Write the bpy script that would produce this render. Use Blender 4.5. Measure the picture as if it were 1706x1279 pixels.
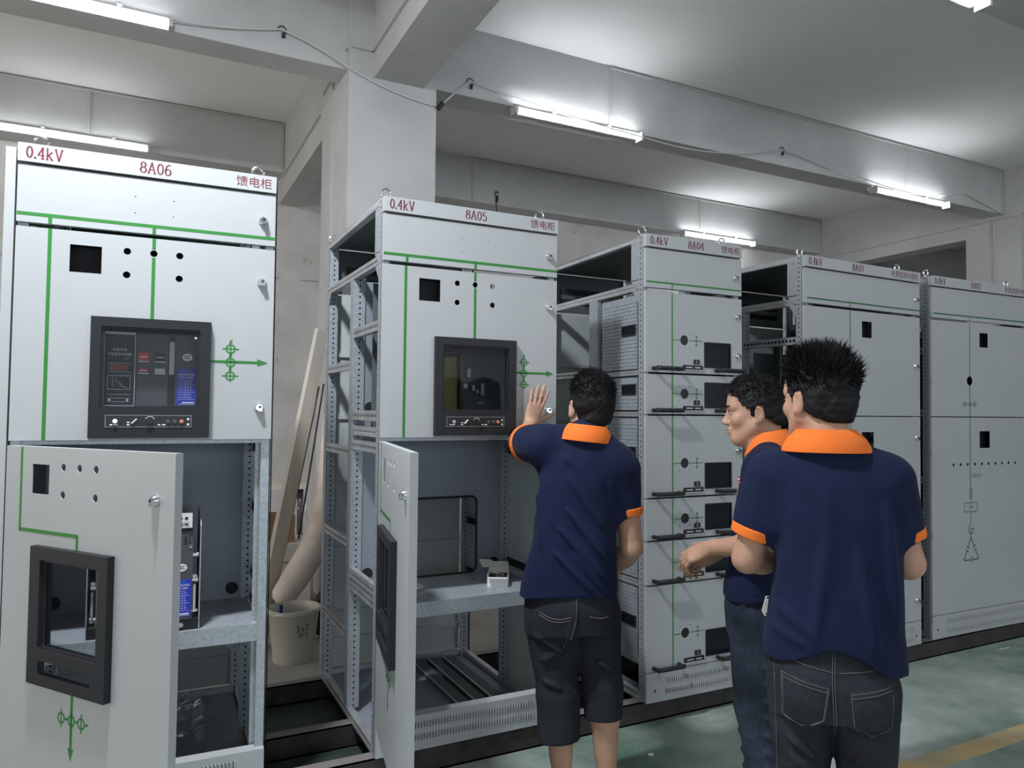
import bpy, math, random
import numpy as np
from mathutils import Vector, Matrix, Euler
random.seed(7)
S = bpy.context.scene
for o in list(bpy.data.objects): bpy.data.objects.remove(o)
COL = S.collection
PI = math.pi
# ------------------------------------------------------------------ camera
FPX = 1214.52
cam_d = bpy.data.cameras.new('camera'); cam = bpy.data.objects.new('camera', cam_d); COL.objects.link(cam)
cam_d.sensor_fit = 'HORIZONTAL'; cam_d.sensor_width = 36.0; cam_d.lens = FPX/1706*36.0
cam_d.clip_start = 0.05; cam_d.clip_end = 100
_yaw, _pit, _rol = 0.467425443, 0.0360482832, 0.0100446237
_f = Vector((math.sin(_yaw)*math.cos(_pit), math.cos(_yaw)*math.cos(_pit), math.sin(_pit)))
_r = Vector((math.cos(_yaw), -math.sin(_yaw), 0)); _u = _r.cross(_f)
_r2 = _r*math.cos(_rol)+_u*math.sin(_rol); _u2 = -_r*math.sin(_rol)+_u*math.cos(_rol)
M = Matrix.Identity(4)
for i in range(3):
    M[i][0] = _r2[i]; M[i][1] = _u2[i]; M[i][2] = -_f[i]
M.translation = Vector((1.07518, -2.78443, 1.45258))
cam.matrix_world = M
S.camera = cam
# ------------------------------------------------------------------ world, exposure
w = bpy.data.worlds.new('world'); S.world = w; w.use_nodes = True
w.node_tree.nodes['Background'].inputs[0].default_value = (0.75, 0.85, 1.0, 1)
w.node_tree.nodes['Background'].inputs[1].default_value = 0.6
S.view_settings.view_transform = 'Standard'; S.view_settings.look = 'None'
S.view_settings.exposure = 0.0; S.view_settings.gamma = 1.0
S.view_settings.use_curve_mapping = False
S.cycles.use_denoising = True
S.cycles.max_bounces = 7; S.cycles.diffuse_bounces = 4; S.cycles.glossy_bounces = 3
S.cycles.transmission_bounces = 6; S.cycles.transparent_max_bounces = 12
S.cycles.sample_clamp_indirect = 4.0
# ceiling tube positions: (x0, x1, y, z, strength, label)
TUBE_E = 30.0
TUBES = [
 (-0.06, 1.17, 2.30, 3.885, 0.55, 'bare fluorescent tube light at the top left, above the cabinet marked 8A06'),
 (3.64, 4.86, 2.30, 3.812, 1.5, 'bare fluorescent tube light under the concrete beam above the cabinet marked 8A04'),
 (7.89, 9.12, 2.30, 3.80, 1.5, 'bare fluorescent tube light under the beam at the right, next to the pale column'),
 (-0.20, 1.06, 4.95, 3.90, 0.5, 'far fluorescent tube light glowing just above the top edge of the cabinet marked 8A06'),
 (7.55, 8.85, 4.95, 3.86, 1.4, 'far fluorescent tube light half hidden behind the cabinet marked 8A04'),
 (4.10, 5.32, -0.33, 3.80, 2.2, 'tube light cut by the top right edge of the photo'),
]
# further lamps of the hall, in rows like the ones in view, that light the row of cabinets
TUBES_OFF = [(8.2, 9.4, -0.33, 3.80, 2.4), (-0.3, 0.9, -3.0, 3.80, 1.0),
             (4.1, 5.3, -3.0, 3.80, 3.0), (8.2, 9.4, -3.0, 3.80, 3.5), (-4.6, -3.4, -0.4, 3.80, 0.5), (12.2, 13.4, -3.0, 3.8, 1.6)]
def area(name, loc, rot, sx, sy, power, col):
    l = bpy.data.lights.new(name, 'AREA'); l.shape = 'RECTANGLE'; l.size = sx; l.size_y = sy; l.energy = power; l.color = col
    o = bpy.data.objects.new(name, l); o.location = loc; o.rotation_euler = rot; COL.objects.link(o); return o
# unseen key lamp placed from the handle shadows; reflector added to spare the ceiling
KEY = (0.80, -0.78, 3.78)
kl = area('reflector_lamp', KEY, (math.radians(14), 0, 0), 0.30, 0.12, 132, (0.90, 0.95, 1.0))
# area lights added as fill at unseen windows, left end and behind the camera
area('window_daylight', (-6.9, 0.0, 2.0), (0, -PI/2, 0), 1.6, 9.0, 170, (1.0, 0.90, 0.80))
area('window_daylight', (3.0, -8.9, 2.1), (PI/2, 0, 0), 14.0, 1.6, 190, (0.86, 0.93, 1.0))

# ------------------------------------------------------------------ node helpers
def new_mat(name, base=(0.8,0.8,0.8), rough=0.5, metal=0.0, spec=0.5, emis=None, estr=0, alpha=None, trans=0.0, coat=0.0):
    m = bpy.data.materials.new(name); m.use_nodes = True
    b = m.node_tree.nodes['Principled BSDF']
    b.inputs['Base Color'].default_value = (*base, 1); b.inputs['Roughness'].default_value = rough
    b.inputs['Metallic'].default_value = metal; b.inputs['Specular IOR Level'].default_value = spec
    if emis: b.inputs['Emission Color'].default_value = (*emis, 1); b.inputs['Emission Strength'].default_value = estr
    if trans: b.inputs['Transmission Weight'].default_value = trans
    if alpha is not None: b.inputs['Alpha'].default_value = alpha
    if coat: b.inputs['Coat Weight'].default_value = coat
    return m
def nz(m, kind='noise', scale=5.0, detail=4.0, lo=0.4, hi=0.6, c0=(0,0,0), c1=(1,1,1), coord='Object', stretch=(1,1,1), rough=0.55):
    """a noise / voronoi texture through a colour ramp; returns the colour socket"""
    nt = m.node_tree; L = nt.links
    tc = nt.nodes.new('ShaderNodeTexCoord'); mp = nt.nodes.new('ShaderNodeMapping'); mp.inputs['Scale'].default_value = stretch
    L.new(tc.outputs[coord], mp.inputs[0])
    if kind == 'noise':
        t = nt.nodes.new('ShaderNodeTexNoise'); t.inputs['Scale'].default_value = scale; t.inputs['Detail'].default_value = detail
        t.inputs['Roughness'].default_value = rough; out = t.outputs['Fac']
    elif kind == 'voronoi':
        t = nt.nodes.new('ShaderNodeTexVoronoi'); t.inputs['Scale'].default_value = scale; out = t.outputs['Color']
    L.new(mp.outputs[0], t.inputs['Vector'])
    r = nt.nodes.new('ShaderNodeValToRGB'); r.color_ramp.elements[0].position = lo; r.color_ramp.elements[1].position = hi
    r.color_ramp.elements[0].color = (*c0, 1); r.color_ramp.elements[1].color = (*c1, 1)
    L.new(out, r.inputs[0]); return r.outputs[0]
def mixc(m, a, b, fac, mode='MIX'):
    nt = m.node_tree; x = nt.nodes.new('ShaderNodeMix'); x.data_type = 'RGBA'; x.blend_type = mode
    for s, v in ((x.inputs[6], a), (x.inputs[7], b)):
        if isinstance(v, tuple): s.default_value = (*v, 1)
        else: nt.links.new(v, s)
    if isinstance(fac, (int, float)): x.inputs[0].default_value = fac
    else: nt.links.new(fac, x.inputs[0])
    return x.outputs[2]
def setc(m, sock, name='Base Color'): m.node_tree.links.new(sock, m.node_tree.nodes['Principled BSDF'].inputs[name])
def bump(m, sock, strength=0.2, dist=0.01):
    nt = m.node_tree; b = nt.nodes.new('ShaderNodeBump'); b.inputs['Strength'].default_value = strength; b.inputs['Distance'].default_value = dist
    nt.links.new(sock, b.inputs['Height']); nt.links.new(b.outputs[0], nt.nodes['Principled BSDF'].inputs['Normal'])

# ------------------------------------------------------------------ materials
M_ = {}
def mk(name, *a, **k): M_[name] = new_mat(name, *a, **k); return M_[name]
W0 = (0.56, 0.555, 0.55)
m = mk('plaster', W0, 0.9, spec=0.2)
c = nz(m, scale=1.3, detail=6, lo=0.30, hi=0.72, c0=(0.50,0.50,0.50), c1=(0.62,0.62,0.62))
c2 = nz(m, scale=7, detail=8, lo=0.66, hi=0.76, c0=(1,1,1), c1=(0.80,0.77,0.72), rough=0.7)
setc(m, mixc(m, c, c2, 1.0, 'MULTIPLY')); bump(m, nz(m, scale=30, detail=6, lo=0.2, hi=0.8), 0.12, 0.01)
m = mk('old_wall', W0, 0.9, spec=0.2)
c = nz(m, scale=2.0, detail=7, lo=0.35, hi=0.7, c0=(0.58,0.56,0.54), c1=(0.74,0.72,0.70))
c2 = nz(m, scale=3.5, detail=9, lo=0.60, hi=0.66, c0=(1,1,1), c1=(0.70,0.58,0.50), rough=0.75)
setc(m, mixc(m, c, c2, 1.0, 'MULTIPLY'))
m = mk('ceiling_paint', (0.56,0.565,0.565), 0.9, spec=0.2)
setc(m, nz(m, scale=0.7, detail=3, lo=0.3, hi=0.75, c0=(0.82,0.825,0.825), c1=(0.89,0.895,0.89)))
m = mk('green_floor', (0.1,0.15,0.12), 0.45, spec=0.5)
c = nz(m, scale=0.8, detail=8, lo=0.38, hi=0.62, c0=(0.10,0.17,0.125), c1=(0.42,0.46,0.43), rough=0.65)
c2 = nz(m, scale=16, detail=8, lo=0.60, hi=0.78, c0=(0,0,0), c1=(0.62,0.62,0.62), rough=0.7)
c3 = nz(m, scale=3.0, detail=5, lo=0.60, hi=0.72, c0=(0,0,0), c1=(0.5,0.5,0.5), stretch=(1,2.5,1))
x = mixc(m, c, (0.50,0.53,0.49), c2); x = mixc(m, x, (0.09,0.21,0.13), c3); setc(m, x)
setc(m, nz(m, scale=4, detail=5, lo=0.3, hi=0.7, c0=(0.30,)*3, c1=(0.62,)*3), 'Roughness')
m = mk('under_floor', (0.03,0.045,0.035), 0.7); setc(m, nz(m, scale=4, detail=7, lo=0.3, hi=0.75, c0=(0.018,0.030,0.022), c1=(0.055,0.080,0.060)))  # dark floor colour that paints in the shade between the channels
m = mk('pale_floor', (0.4,0.38,0.35), 0.8); setc(m, nz(m, scale=2.5, detail=7, lo=0.3, hi=0.7, c0=(0.28,0.26,0.24), c1=(0.44,0.42,0.39)))
m = mk('yellow_line', (0.5,0.35,0.13), 0.7); setc(m, nz(m, scale=5, detail=8, lo=0.35, hi=0.68, c0=(0.34,0.30,0.19), c1=(0.52,0.37,0.17)))
m = mk('cabinet_paint', (0.60,0.64,0.63), 0.42, spec=0.45)
setc(m, nz(m, scale=1.5, detail=3, lo=0.3, hi=0.7, c0=(0.415,0.428,0.44), c1=(0.45,0.463,0.475)))
bump(m, nz(m, scale=350, detail=2, lo=0.2, hi=0.8), 0.05, 0.001)
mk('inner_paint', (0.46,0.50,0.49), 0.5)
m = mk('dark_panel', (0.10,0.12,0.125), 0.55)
m = mk('galvanised', (0.5,0.53,0.56), 0.45, metal=0.45)
c = nz(m, 'voronoi', scale=130, lo=0.05, hi=0.95, c0=(0.36,0.395,0.43), c1=(0.50,0.54,0.585)); setc(m, c)
m = mk('zinc_smooth', (0.3,0.33,0.37), 0.5, metal=0.2)
setc(m, nz(m, 'voronoi', scale=150, lo=0.05, hi=0.95, c0=(0.25,0.28,0.325), c1=(0.30,0.33,0.38)))
m = mk('zinc_rail', (0.62,0.62,0.64), 0.38, metal=0.7)
setc(m, nz(m, scale=9, detail=4, lo=0.3, hi=0.7, c0=(0.52,0.52,0.54), c1=(0.70,0.70,0.72)))
mk('hole_dark', (0.012,0.013,0.016), 0.8)
mk('green_line', (0.022,0.20,0.028), 0.5)
mk('dark_green_line', (0.02,0.13,0.05), 0.55)
mk('letter_red', (0.17,0.014,0.035), 0.6)
mk('bezel', (0.017,0.018,0.022), 0.5, spec=0.35)
mk('black_plastic', (0.012,0.012,0.014), 0.4)
mk('screen_black', (0.004,0.006,0.014), 0.22)
mk('rubber', (0.010,0.010,0.012), 0.7)
mk('chrome', (0.75,0.76,0.78), 0.18, metal=1.0)
mk('white_plastic', (0.75,0.75,0.73), 0.4)
mk('breaker_grey', (0.075,0.079,0.090), 0.42)
mk('label_blue', (0.02,0.035,0.50), 0.4)
mk('label_white', (0.78,0.80,0.86), 0.5)
mk('label_green', (0.03,0.35,0.25), 0.5)
mk('display_red', (0.32,0.012,0.015), 0.3)
mk('button_red', (0.65,0.03,0.02), 0.35)
mk('lamp_red', (0.75,0.22,0.14), 0.35)
mk('olive_board', (0.20,0.19,0.045), 0.5)
mk('terminal_grey', (0.50,0.50,0.48), 0.5)
m = mk('channel_steel', (0.028,0.024,0.023), 0.65)
setc(m, nz(m, scale=12, detail=6, lo=0.3, hi=0.75, c0=(0.016,0.014,0.015), c1=(0.060,0.048,0.042)))
mk('channel_edge', (0.20,0.18,0.17), 0.6)
def clear(name, tint, gloss, rough):
    m = bpy.data.materials.new(name); m.use_nodes = True; nt = m.node_tree; nt.nodes.clear()
    o = nt.nodes.new('ShaderNodeOutputMaterial'); mx = nt.nodes.new('ShaderNodeMixShader'); t = nt.nodes.new('ShaderNodeBsdfTransparent'); g = nt.nodes.new('ShaderNodeBsdfGlossy')
    t.inputs[0].default_value = (*tint, 1); g.inputs['Roughness'].default_value = rough; mx.inputs[0].default_value = gloss
    nt.links.new(t.outputs[0], mx.inputs[1]); nt.links.new(g.outputs[0], mx.inputs[2]); nt.links.new(mx.outputs[0], o.inputs[0]); M_[name] = m
clear('glass', (0.86,0.87,0.88), 0.005, 0.02)
clear('clear_film', (0.97,0.97,0.98), 0.12, 0.2)
mk('card_white', (0.78,0.76,0.72), 0.8)
mk('cardboard', (0.36,0.23,0.13), 0.85)
m = mk('bare_wood', (0.62,0.55,0.47), 0.75); setc(m, nz(m, scale=6, detail=6, lo=0.3, hi=0.7, c0=(0.50,0.45,0.39), c1=(0.66,0.61,0.55), stretch=(1,1,0.12)))
m = mk('foam_roll', (0.80,0.68,0.60), 0.8); setc(m, nz(m, scale=9, detail=5, lo=0.3, hi=0.7, c0=(0.66,0.55,0.49), c1=(0.84,0.74,0.67)))
mk('bucket_plastic', (0.60,0.57,0.50), 0.45)
mk('blue_plastic', (0.02,0.03,0.30), 0.4)
mk('cable_black', (0.012,0.012,0.013), 0.5)
mk('cable_white', (0.62,0.62,0.61), 0.5)
mk('conduit', (0.52,0.52,0.50), 0.6)
mk('iron', (0.02,0.02,0.022), 0.6)
mk('paper', (0.75,0.75,0.73), 0.8)
mk('copper_bits', (0.22,0.10,0.10), 0.5, metal=0.5)
mk('tube_glow', (1,1,1), 0.4, emis=(0.93,0.97,1.0), estr=TUBE_E)
mk('lamp_body', (0.70,0.70,0.68), 0.5)
# people
m = mk('skin', (0.52,0.31,0.215), 0.5, spec=0.35)
m.node_tree.nodes['Principled BSDF'].inputs['Subsurface Weight'].default_value = 0.08
m.node_tree.nodes['Principled BSDF'].inputs['Subsurface Radius'].default_value = (0.01,0.004,0.002)
setc(m, nz(m, scale=14, detail=5, lo=0.3, hi=0.75, c0=(0.55,0.33,0.235), c1=(0.46,0.255,0.175)))
mk('lip', (0.42,0.17,0.14), 0.45)
m = mk('navy_cloth', (0.012,0.018,0.075), 0.85, spec=0.2)
setc(m, nz(m, scale=5, detail=4, lo=0.3, hi=0.7, c0=(0.0055,0.010,0.036), c1=(0.009,0.015,0.052)))
m.node_tree.nodes['Principled BSDF'].inputs['Sheen Weight'].default_value = 0.03
bump(m, nz(m, scale=900, detail=1, lo=0.3, hi=0.7), 0.12, 0.001)
m = mk('orange_cloth', (0.90,0.20,0.035), 0.8, spec=0.2); bump(m, nz(m, scale=700, detail=1, lo=0.3, hi=0.7), 0.15, 0.001)
m = mk('black_shorts', (0.015,0.016,0.022), 0.85, spec=0.2)
setc(m, nz(m, scale=6, detail=5, lo=0.3, hi=0.75, c0=(0.013,0.014,0.020), c1=(0.030,0.031,0.040)))
m = mk('dark_denim', (0.02,0.022,0.03), 0.85, spec=0.2)
c = nz(m, scale=5, detail=6, lo=0.3, hi=0.75, c0=(0.012,0.014,0.020), c1=(0.040,0.043,0.055)); c2 = nz(m, scale=180, detail=3, lo=0.2, hi=0.8, c0=(0.7,0.7,0.7), c1=(1.25,1.25,1.25), stretch=(1,1,0.25))
setc(m, mixc(m, c, c2, 1.0, 'MULTIPLY'))
m = mk('blue_denim', (0.02,0.028,0.045), 0.85, spec=0.2)
c = nz(m, scale=5, detail=6, lo=0.35, hi=0.8, c0=(0.012,0.017,0.030), c1=(0.060,0.080,0.115)); c2 = nz(m, scale=180, detail=3, lo=0.2, hi=0.8, c0=(0.7,0.7,0.7), c1=(1.25,1.25,1.25), stretch=(1,1,0.25))
setc(m, mixc(m, c, c2, 1.0, 'MULTIPLY'))
mk('stitch', (0.16,0.15,0.15), 0.8)
mk('hair', (0.010,0.009,0.011), 0.65, spec=0.25)
mk('hair_grey', (0.022,0.022,0.024), 0.5, spec=0.4)
mk('eye_white', (0.7,0.68,0.66), 0.3)
mk('shoe', (0.03,0.03,0.03), 0.6)

# ------------------------------------------------------------------ mesh builder
class MB:
    def __init__(s): s.v = []; s.f = []; s.mats = []; s.fm = []; s.cur = 0; s.M = Matrix.Identity(4)
    def mat(s, name):
        if name not in s.mats: s.mats.append(name)
        s.cur = s.mats.index(name); return s
    def add(s, vs, fs):
        b = len(s.v); s.v += [tuple(s.M @ Vector(p)) for p in vs]; s.f += [tuple(b+i for i in f) for f in fs]; s.fm += [s.cur]*len(fs)
    def box(s, x0, y0, z0, x1, y1, z1):
        if x0 > x1: x0, x1 = x1, x0
        if y0 > y1: y0, y1 = y1, y0
        if z0 > z1: z0, z1 = z1, z0
        s.add([(x0,y0,z0),(x1,y0,z0),(x1,y1,z0),(x0,y1,z0),(x0,y0,z1),(x1,y0,z1),(x1,y1,z1),(x0,y1,z1)],
              [(0,3,2,1),(4,5,6,7),(0,1,5,4),(1,2,6,5),(2,3,7,6),(3,0,4,7)])
    def frus(s, c0, s0, c1, s1):
        """box with different end sizes: centres c, half sizes (a,b) in xy"""
        v = []
        for c, h in ((c0, s0), (c1, s1)):
            for a, b in ((-1,-1),(1,-1),(1,1),(-1,1)): v.append((c[0]+a*h[0], c[1]+b*h[1], c[2]))
        s.add(v, [(0,3,2,1),(4,5,6,7),(0,1,5,4),(1,2,6,5),(2,3,7,6),(3,0,4,7)])
    def beam(s, a, b, w, h, up=(0,0,1)):
        a, b = Vector(a), Vector(b); d = (b-a).normalized(); u = Vector(up)
        if abs(d.dot(u)) > 0.99: u = Vector((0,1,0))
        r = d.cross(u).normalized(); u = r.cross(d)
        v = []
        for p in (a, b):
            for i, j in ((-1,-1),(1,-1),(1,1),(-1,1)): v.append(tuple(p + r*i*w/2 + u*j*h/2))
        s.add(v, [(0,3,2,1),(4,5,6,7),(0,1,5,4),(1,2,6,5),(2,3,7,6),(3,0,4,7)])
    def tube(s, pts, r, n=10, caps=True, closed=False):
        pts = [Vector(p) for p in pts]; k = len(pts)
        rr = r if isinstance(r, (list, tuple)) else [r]*k
        v = []; up = None
        for i, p in enumerate(pts):
            if closed: t = (pts[(i+1) % k]-pts[i-1]).normalized()
            else: t = ((pts[min(i+1,k-1)]-pts[max(i-1,0)])).normalized()
            if up is None:
                up = Vector((0,0,1)) if abs(t.z) < 0.9 else Vector((0,1,0))
            a = t.cross(up).normalized(); b = a.cross(t).normalized(); up = b
            for j in range(n):
                q = 2*PI*j/n; v.append(tuple(p + a*math.cos(q)*rr[i] + b*math.sin(q)*rr[i]))
        f = []
        for i in range(k if closed else k-1):
            i2 = (i+1) % k
            for j in range(n): f.append((i*n+j, i*n+(j+1) % n, i2*n+(j+1) % n, i2*n+j))
        if caps and not closed:
            f.append(tuple(range(n-1, -1, -1))); f.append(tuple((k-1)*n+j for j in range(n)))
        s.add(v, f)
    def cyl(s, a, b, r, n=16, r2=None): s.tube([a, b], [r, r if r2 is None else r2], n)
    def lathe(s, prof, c=(0,0,0), n=28, close=True):
        """profile [(r,z)...] around vertical axis"""
        v = []; f = []
        for r, z in prof:
            for j in range(n): v.append((c[0]+r*math.cos(2*PI*j/n), c[1]+r*math.sin(2*PI*j/n), c[2]+z))
        for i in range(len(prof)-1):
            for j in range(n): f.append((i*n+j, i*n+(j+1) % n, (i+1)*n+(j+1) % n, (i+1)*n+j))
        s.add(v, f)
    def prism(s, poly, n0, n1, plane='xz'):
        """extrude a 2-D polygon; plane xz -> y from n0 to n1, yz -> x, xy -> z"""
        def P(a, b, t): return {'xz': (a, t, b), 'yz': (t, a, b), 'xy': (a, b, t)}[plane]
        k = len(poly); v = [P(a, b, n0) for a, b in poly]+[P(a, b, n1) for a, b in poly]
        s.add(v, [tuple(range(k)), tuple(range(2*k-1, k-1, -1))]+[(i, i+k, (i+1) % k+k, (i+1) % k) for i in range(k)])
    def build(s, name, parent=None, smooth=False, mat=None, angle=None):
        me = bpy.data.meshes.new(name); me.from_pydata(s.v, [], s.f)
        for n in (s.mats or [mat]): me.materials.append(M_[n])
        if len(s.mats) > 1: me.polygons.foreach_set('material_index', s.fm)
        me.update()
        o = bpy.data.objects.new(name, me); COL.objects.link(o)
        if parent: o.parent = parent
        if smooth:
            me.polygons.foreach_set('use_smooth', [True]*len(me.polygons))
            if angle: me.set_sharp_from_angle(angle=math.radians(angle))
        return o
def empty(name, loc, rot=(0,0,0)):
    o = bpy.data.objects.new(name, None); COL.objects.link(o); o.location = loc; o.rotation_euler = rot; o.empty_display_size = 0.1
    return o
def tag(o, label=None, cat=None, group=None, kind=None):
    if label: o['label'] = label
    if cat: o['category'] = cat
    if group: o['group'] = group
    if kind: o['kind'] = kind
    return o
def struct(name, mb, label, cat, mat=None):
    return tag(mb.build(name, mat=mat), label, cat, kind='structure')
def MBm(name): b = MB(); b.mat(name); return b

def curve_geo(polys, half=0.001, bevel=0.0):
    """filled 2-D outlines (first outer, others holes) -> verts/faces, in xy, thickness +-half"""
    cu = bpy.data.curves.new('tmp', 'CURVE'); cu.dimensions = '2D'; cu.fill_mode = 'BOTH'; cu.extrude = half; cu.bevel_depth = bevel; cu.bevel_resolution = 0
    for p in polys:
        sp = cu.splines.new('POLY'); sp.points.add(len(p)-1); sp.use_cyclic_u = True
        for i, (a, b) in enumerate(p): sp.points[i].co = (a, b, 0, 1)
    o = bpy.data.objects.new('tmp', cu); COL.objects.link(o)
    me = bpy.data.meshes.new_from_object(o.evaluated_get(bpy.context.evaluated_depsgraph_get()))
    v = [tuple(q.co) for q in me.vertices]; f = [tuple(q.vertices) for q in me.polygons]
    bpy.data.objects.remove(o); bpy.data.curves.remove(cu); bpy.data.meshes.remove(me)
    return v, f
XZ = Matrix(((1,0,0,0),(0,0,1,0),(0,1,0,0),(0,0,0,1)))      # (x, z, n) -> (x, n=y, z)
def plate(mb, polys, y0, y1):
    v, f = curve_geo(polys, (y1-y0)/2)
    mb.add([(a, (y0+y1)/2+n, b) for a, b, n in v], f)
def rect(x0, z0, x1, z1, r=0.0, n=4):
    if not r: return [(x0,z0),(x1,z0),(x1,z1),(x0,z1)]
    out = []
    for cx, cz, a0 in ((x1-r,z0+r,-PI/2),(x1-r,z1-r,0),(x0+r,z1-r,PI/2),(x0+r,z0+r,PI)):
        for i in range(n+1): a = a0+PI/2*i/n; out.append((cx+r*math.cos(a), cz+r*math.sin(a)))
    return out
def circ(x, z, r, n=20): return [(x+r*math.cos(2*PI*i/n), z+r*math.sin(2*PI*i/n)) for i in range(n)]
_tc = {}
def text_geo(body, size, align='LEFT'):
    key = (body, size, align)
    if key in _tc: return _tc[key]
    c = bpy.data.curves.new('tmp', 'FONT'); c.body = body; c.size = size; c.align_x = align; c.resolution_u = 3
    o = bpy.data.objects.new('tmp', c); COL.objects.link(o)
    me = bpy.data.meshes.new_from_object(o.evaluated_get(bpy.context.evaluated_depsgraph_get()))
    r = ([tuple(q.co) for q in me.vertices], [tuple(q.vertices) for q in me.polygons])
    bpy.data.objects.remove(o); bpy.data.curves.remove(c); bpy.data.meshes.remove(me)
    _tc[key] = r; return r
def text(mb, body, x, z, y, size, align='LEFT', width=None):
    v, f = text_geo(body, size, align)
    if not v: return
    if width:
        a = min(q[0] for q in v); b = max(q[0] for q in v); k = width/(b-a); v = [((q[0]-a)*k, q[1], 0) for q in v]
    mb.add([(x+q[0], y, z+q[1]) for q in v], f)
# roman glyphs with thick uprights and thin horizontals, as printed on the name plates
def _arc(cx, cy, rx, ry, a0, a1, n=14): return [(cx+rx*math.cos(math.radians(a0+(a1-a0)*i/n)), cy+ry*math.sin(math.radians(a0+(a1-a0)*i/n))) for i in range(n+1)]
GL = {
 '0': (0.50, [_arc(.25,.5,.19,.48,0,360,24)]),
 '.': (0.22, [_arc(.10,.05,.035,.035,0,360,8)]),
 '4': (0.52, [[(.36,1.0),(.36,0.0)],[(.36,.98),(.03,.30)],[(.03,.30),(.50,.30)],[(.24,0),(.48,0)]]),
 'k': (0.58, [[(.12,1.0),(.12,0)],[(.12,.28),(.42,.66)],[(.22,.40),(.48,0.0)],[(.03,1.0),(.12,1.0)],[(.02,0),(.22,0)],[(.34,.66),(.52,.66)],[(.38,0),(.56,0)]]),
 'V': (0.66, [[(.08,1.0),(.34,0.0)],[(.34,0.0),(.56,1.0)],[(0,1.0),(.2,1.0)],[(.46,1.0),(.66,1.0)]]),
 '8': (0.50, [_arc(.25,.74,.16,.23,0,360,18),_arc(.25,.26,.20,.25,0,360,18)]),
 'A': (0.60, [[(.30,1.0),(.06,0)],[(.30,1.0),(.52,0)],[(.13,.34),(.44,.34)],[(0,0),(.16,0)],[(.42,0),(.60,0)]]),
 '6': (0.50, [_arc(.25,.30,.19,.29,0,360,18),[(.42,.94),(.30,.99),(.17,.88),(.08,.62),(.06,.32)]]),
 '5': (0.50, [[(.12,.99),(.43,.99)],[(.12,.99),(.10,.56)],[(.10,.56)]+_arc(.24,.31,.19,.31,125,-150,14)]),
 '3': (0.50, [[(.08,.80)]+_arc(.22,.76,.16,.22,150,-80,10)+_arc(.22,.28,.20,.27,90,-150,12)]),
 '2': (0.50, [[(.08,.74)]+_arc(.25,.74,.17,.24,170,-20,10)+[(.34,.46),(.06,.03)],[(.06,.03),(.46,.03)],[(.46,.03),(.46,.16)]]),
}
def roman(mb, txt, x, z, y, h, width, thick=0.135, thin=0.06):
    tot = sum(GL[c][0]+.06 for c in txt)-.06; kx = width/tot; cx = x
    for ch in txt:
        w_, st = GL[ch]
        for s_ in st:
            P = [Vector((cx+a*kx, z+b*h)) for a, b in s_]
            for a, b in zip(P[:-1], P[1:]):
                d = b-a
                if d.length < 1e-7: continue
                u = d.normalized(); wd = h*(thin+(thick-thin)*abs(u.y)**1.5)/2; n = Vector((-u.y, u.x))*wd; e = u*wd*0.35
                q = [a-e+n, a-e-n, b+e-n, b+e+n]; mb.add([(p.x, y, p.y) for p in q], [(0,1,2,3)])
        cx += (w_+.06)*kx

def perf(mb, Mx, L, W, cols, pitch=0.025, hw=0.0045, hl=0.0045, bk=-0.008, t=0.002, rnd=True):
    """perforated strip: length along local x, width along local y, holes through; cols = y centres"""
    old = mb.M; mb.M = old @ Mx
    ys = [0.0]+[(a+b)/2 for a, b in zip(cols[:-1], cols[1:])]+[W]
    n = max(1, int(L/pitch)); p = L/n
    for ci, cy in enumerate(cols):
        y0, y1 = ys[ci], ys[ci+1]
        for i in range(n):
            x0, x1 = i*p, (i+1)*p; cx = (x0+x1)/2
            outer = [(x0,y0),(cx,y0),(x1,y0),(x1,cy),(x1,y1),(cx,y1),(x0,y1),(x0,cy)]
            if rnd: inner = [(cx+hl*math.cos(a), cy+hw*math.sin(a)) for a in [PI*1.25+PI/4*k for k in range(8)]]
            else: inner = [(cx-hl,cy-hw),(cx,cy-hw),(cx+hl,cy-hw),(cx+hl,cy),(cx+hl,cy+hw),(cx,cy+hw),(cx-hl,cy+hw),(cx-hl,cy)]
            v = [(a,b,0) for a,b in outer]+[(a,b,0) for a,b in inner]+[(a,b,-t) for a,b in outer]+[(a,b,-t) for a,b in inner]
            f = []
            for k in range(8):
                k2 = (k+1) % 8
                f += [(k,k2,8+k2,8+k), (16+k2,16+k,24+k,24+k2), (8+k,8+k2,24+k2,24+k)]
            mb.add(v, f)
    if bk:                                   # dark sheet behind the holes, painting in the shade of the hollow profile
        c_ = mb.cur; mb.mat('hole_dark'); mb.add([(0.001,0.0015,bk),(L-0.001,0.0015,bk),(L-0.001,W-0.0015,bk),(0.001,W-0.0015,bk)], [(0,1,2,3)]); mb.cur = c_
    mb.M = old
def axes(o, x, y):
    x = Vector(x); y = Vector(y); z = x.cross(y); m = Matrix.Identity(4)
    for i in range(3): m[i][0] = x[i]; m[i][1] = y[i]; m[i][2] = z[i]
    m.translation = Vector(o); return m
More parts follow.
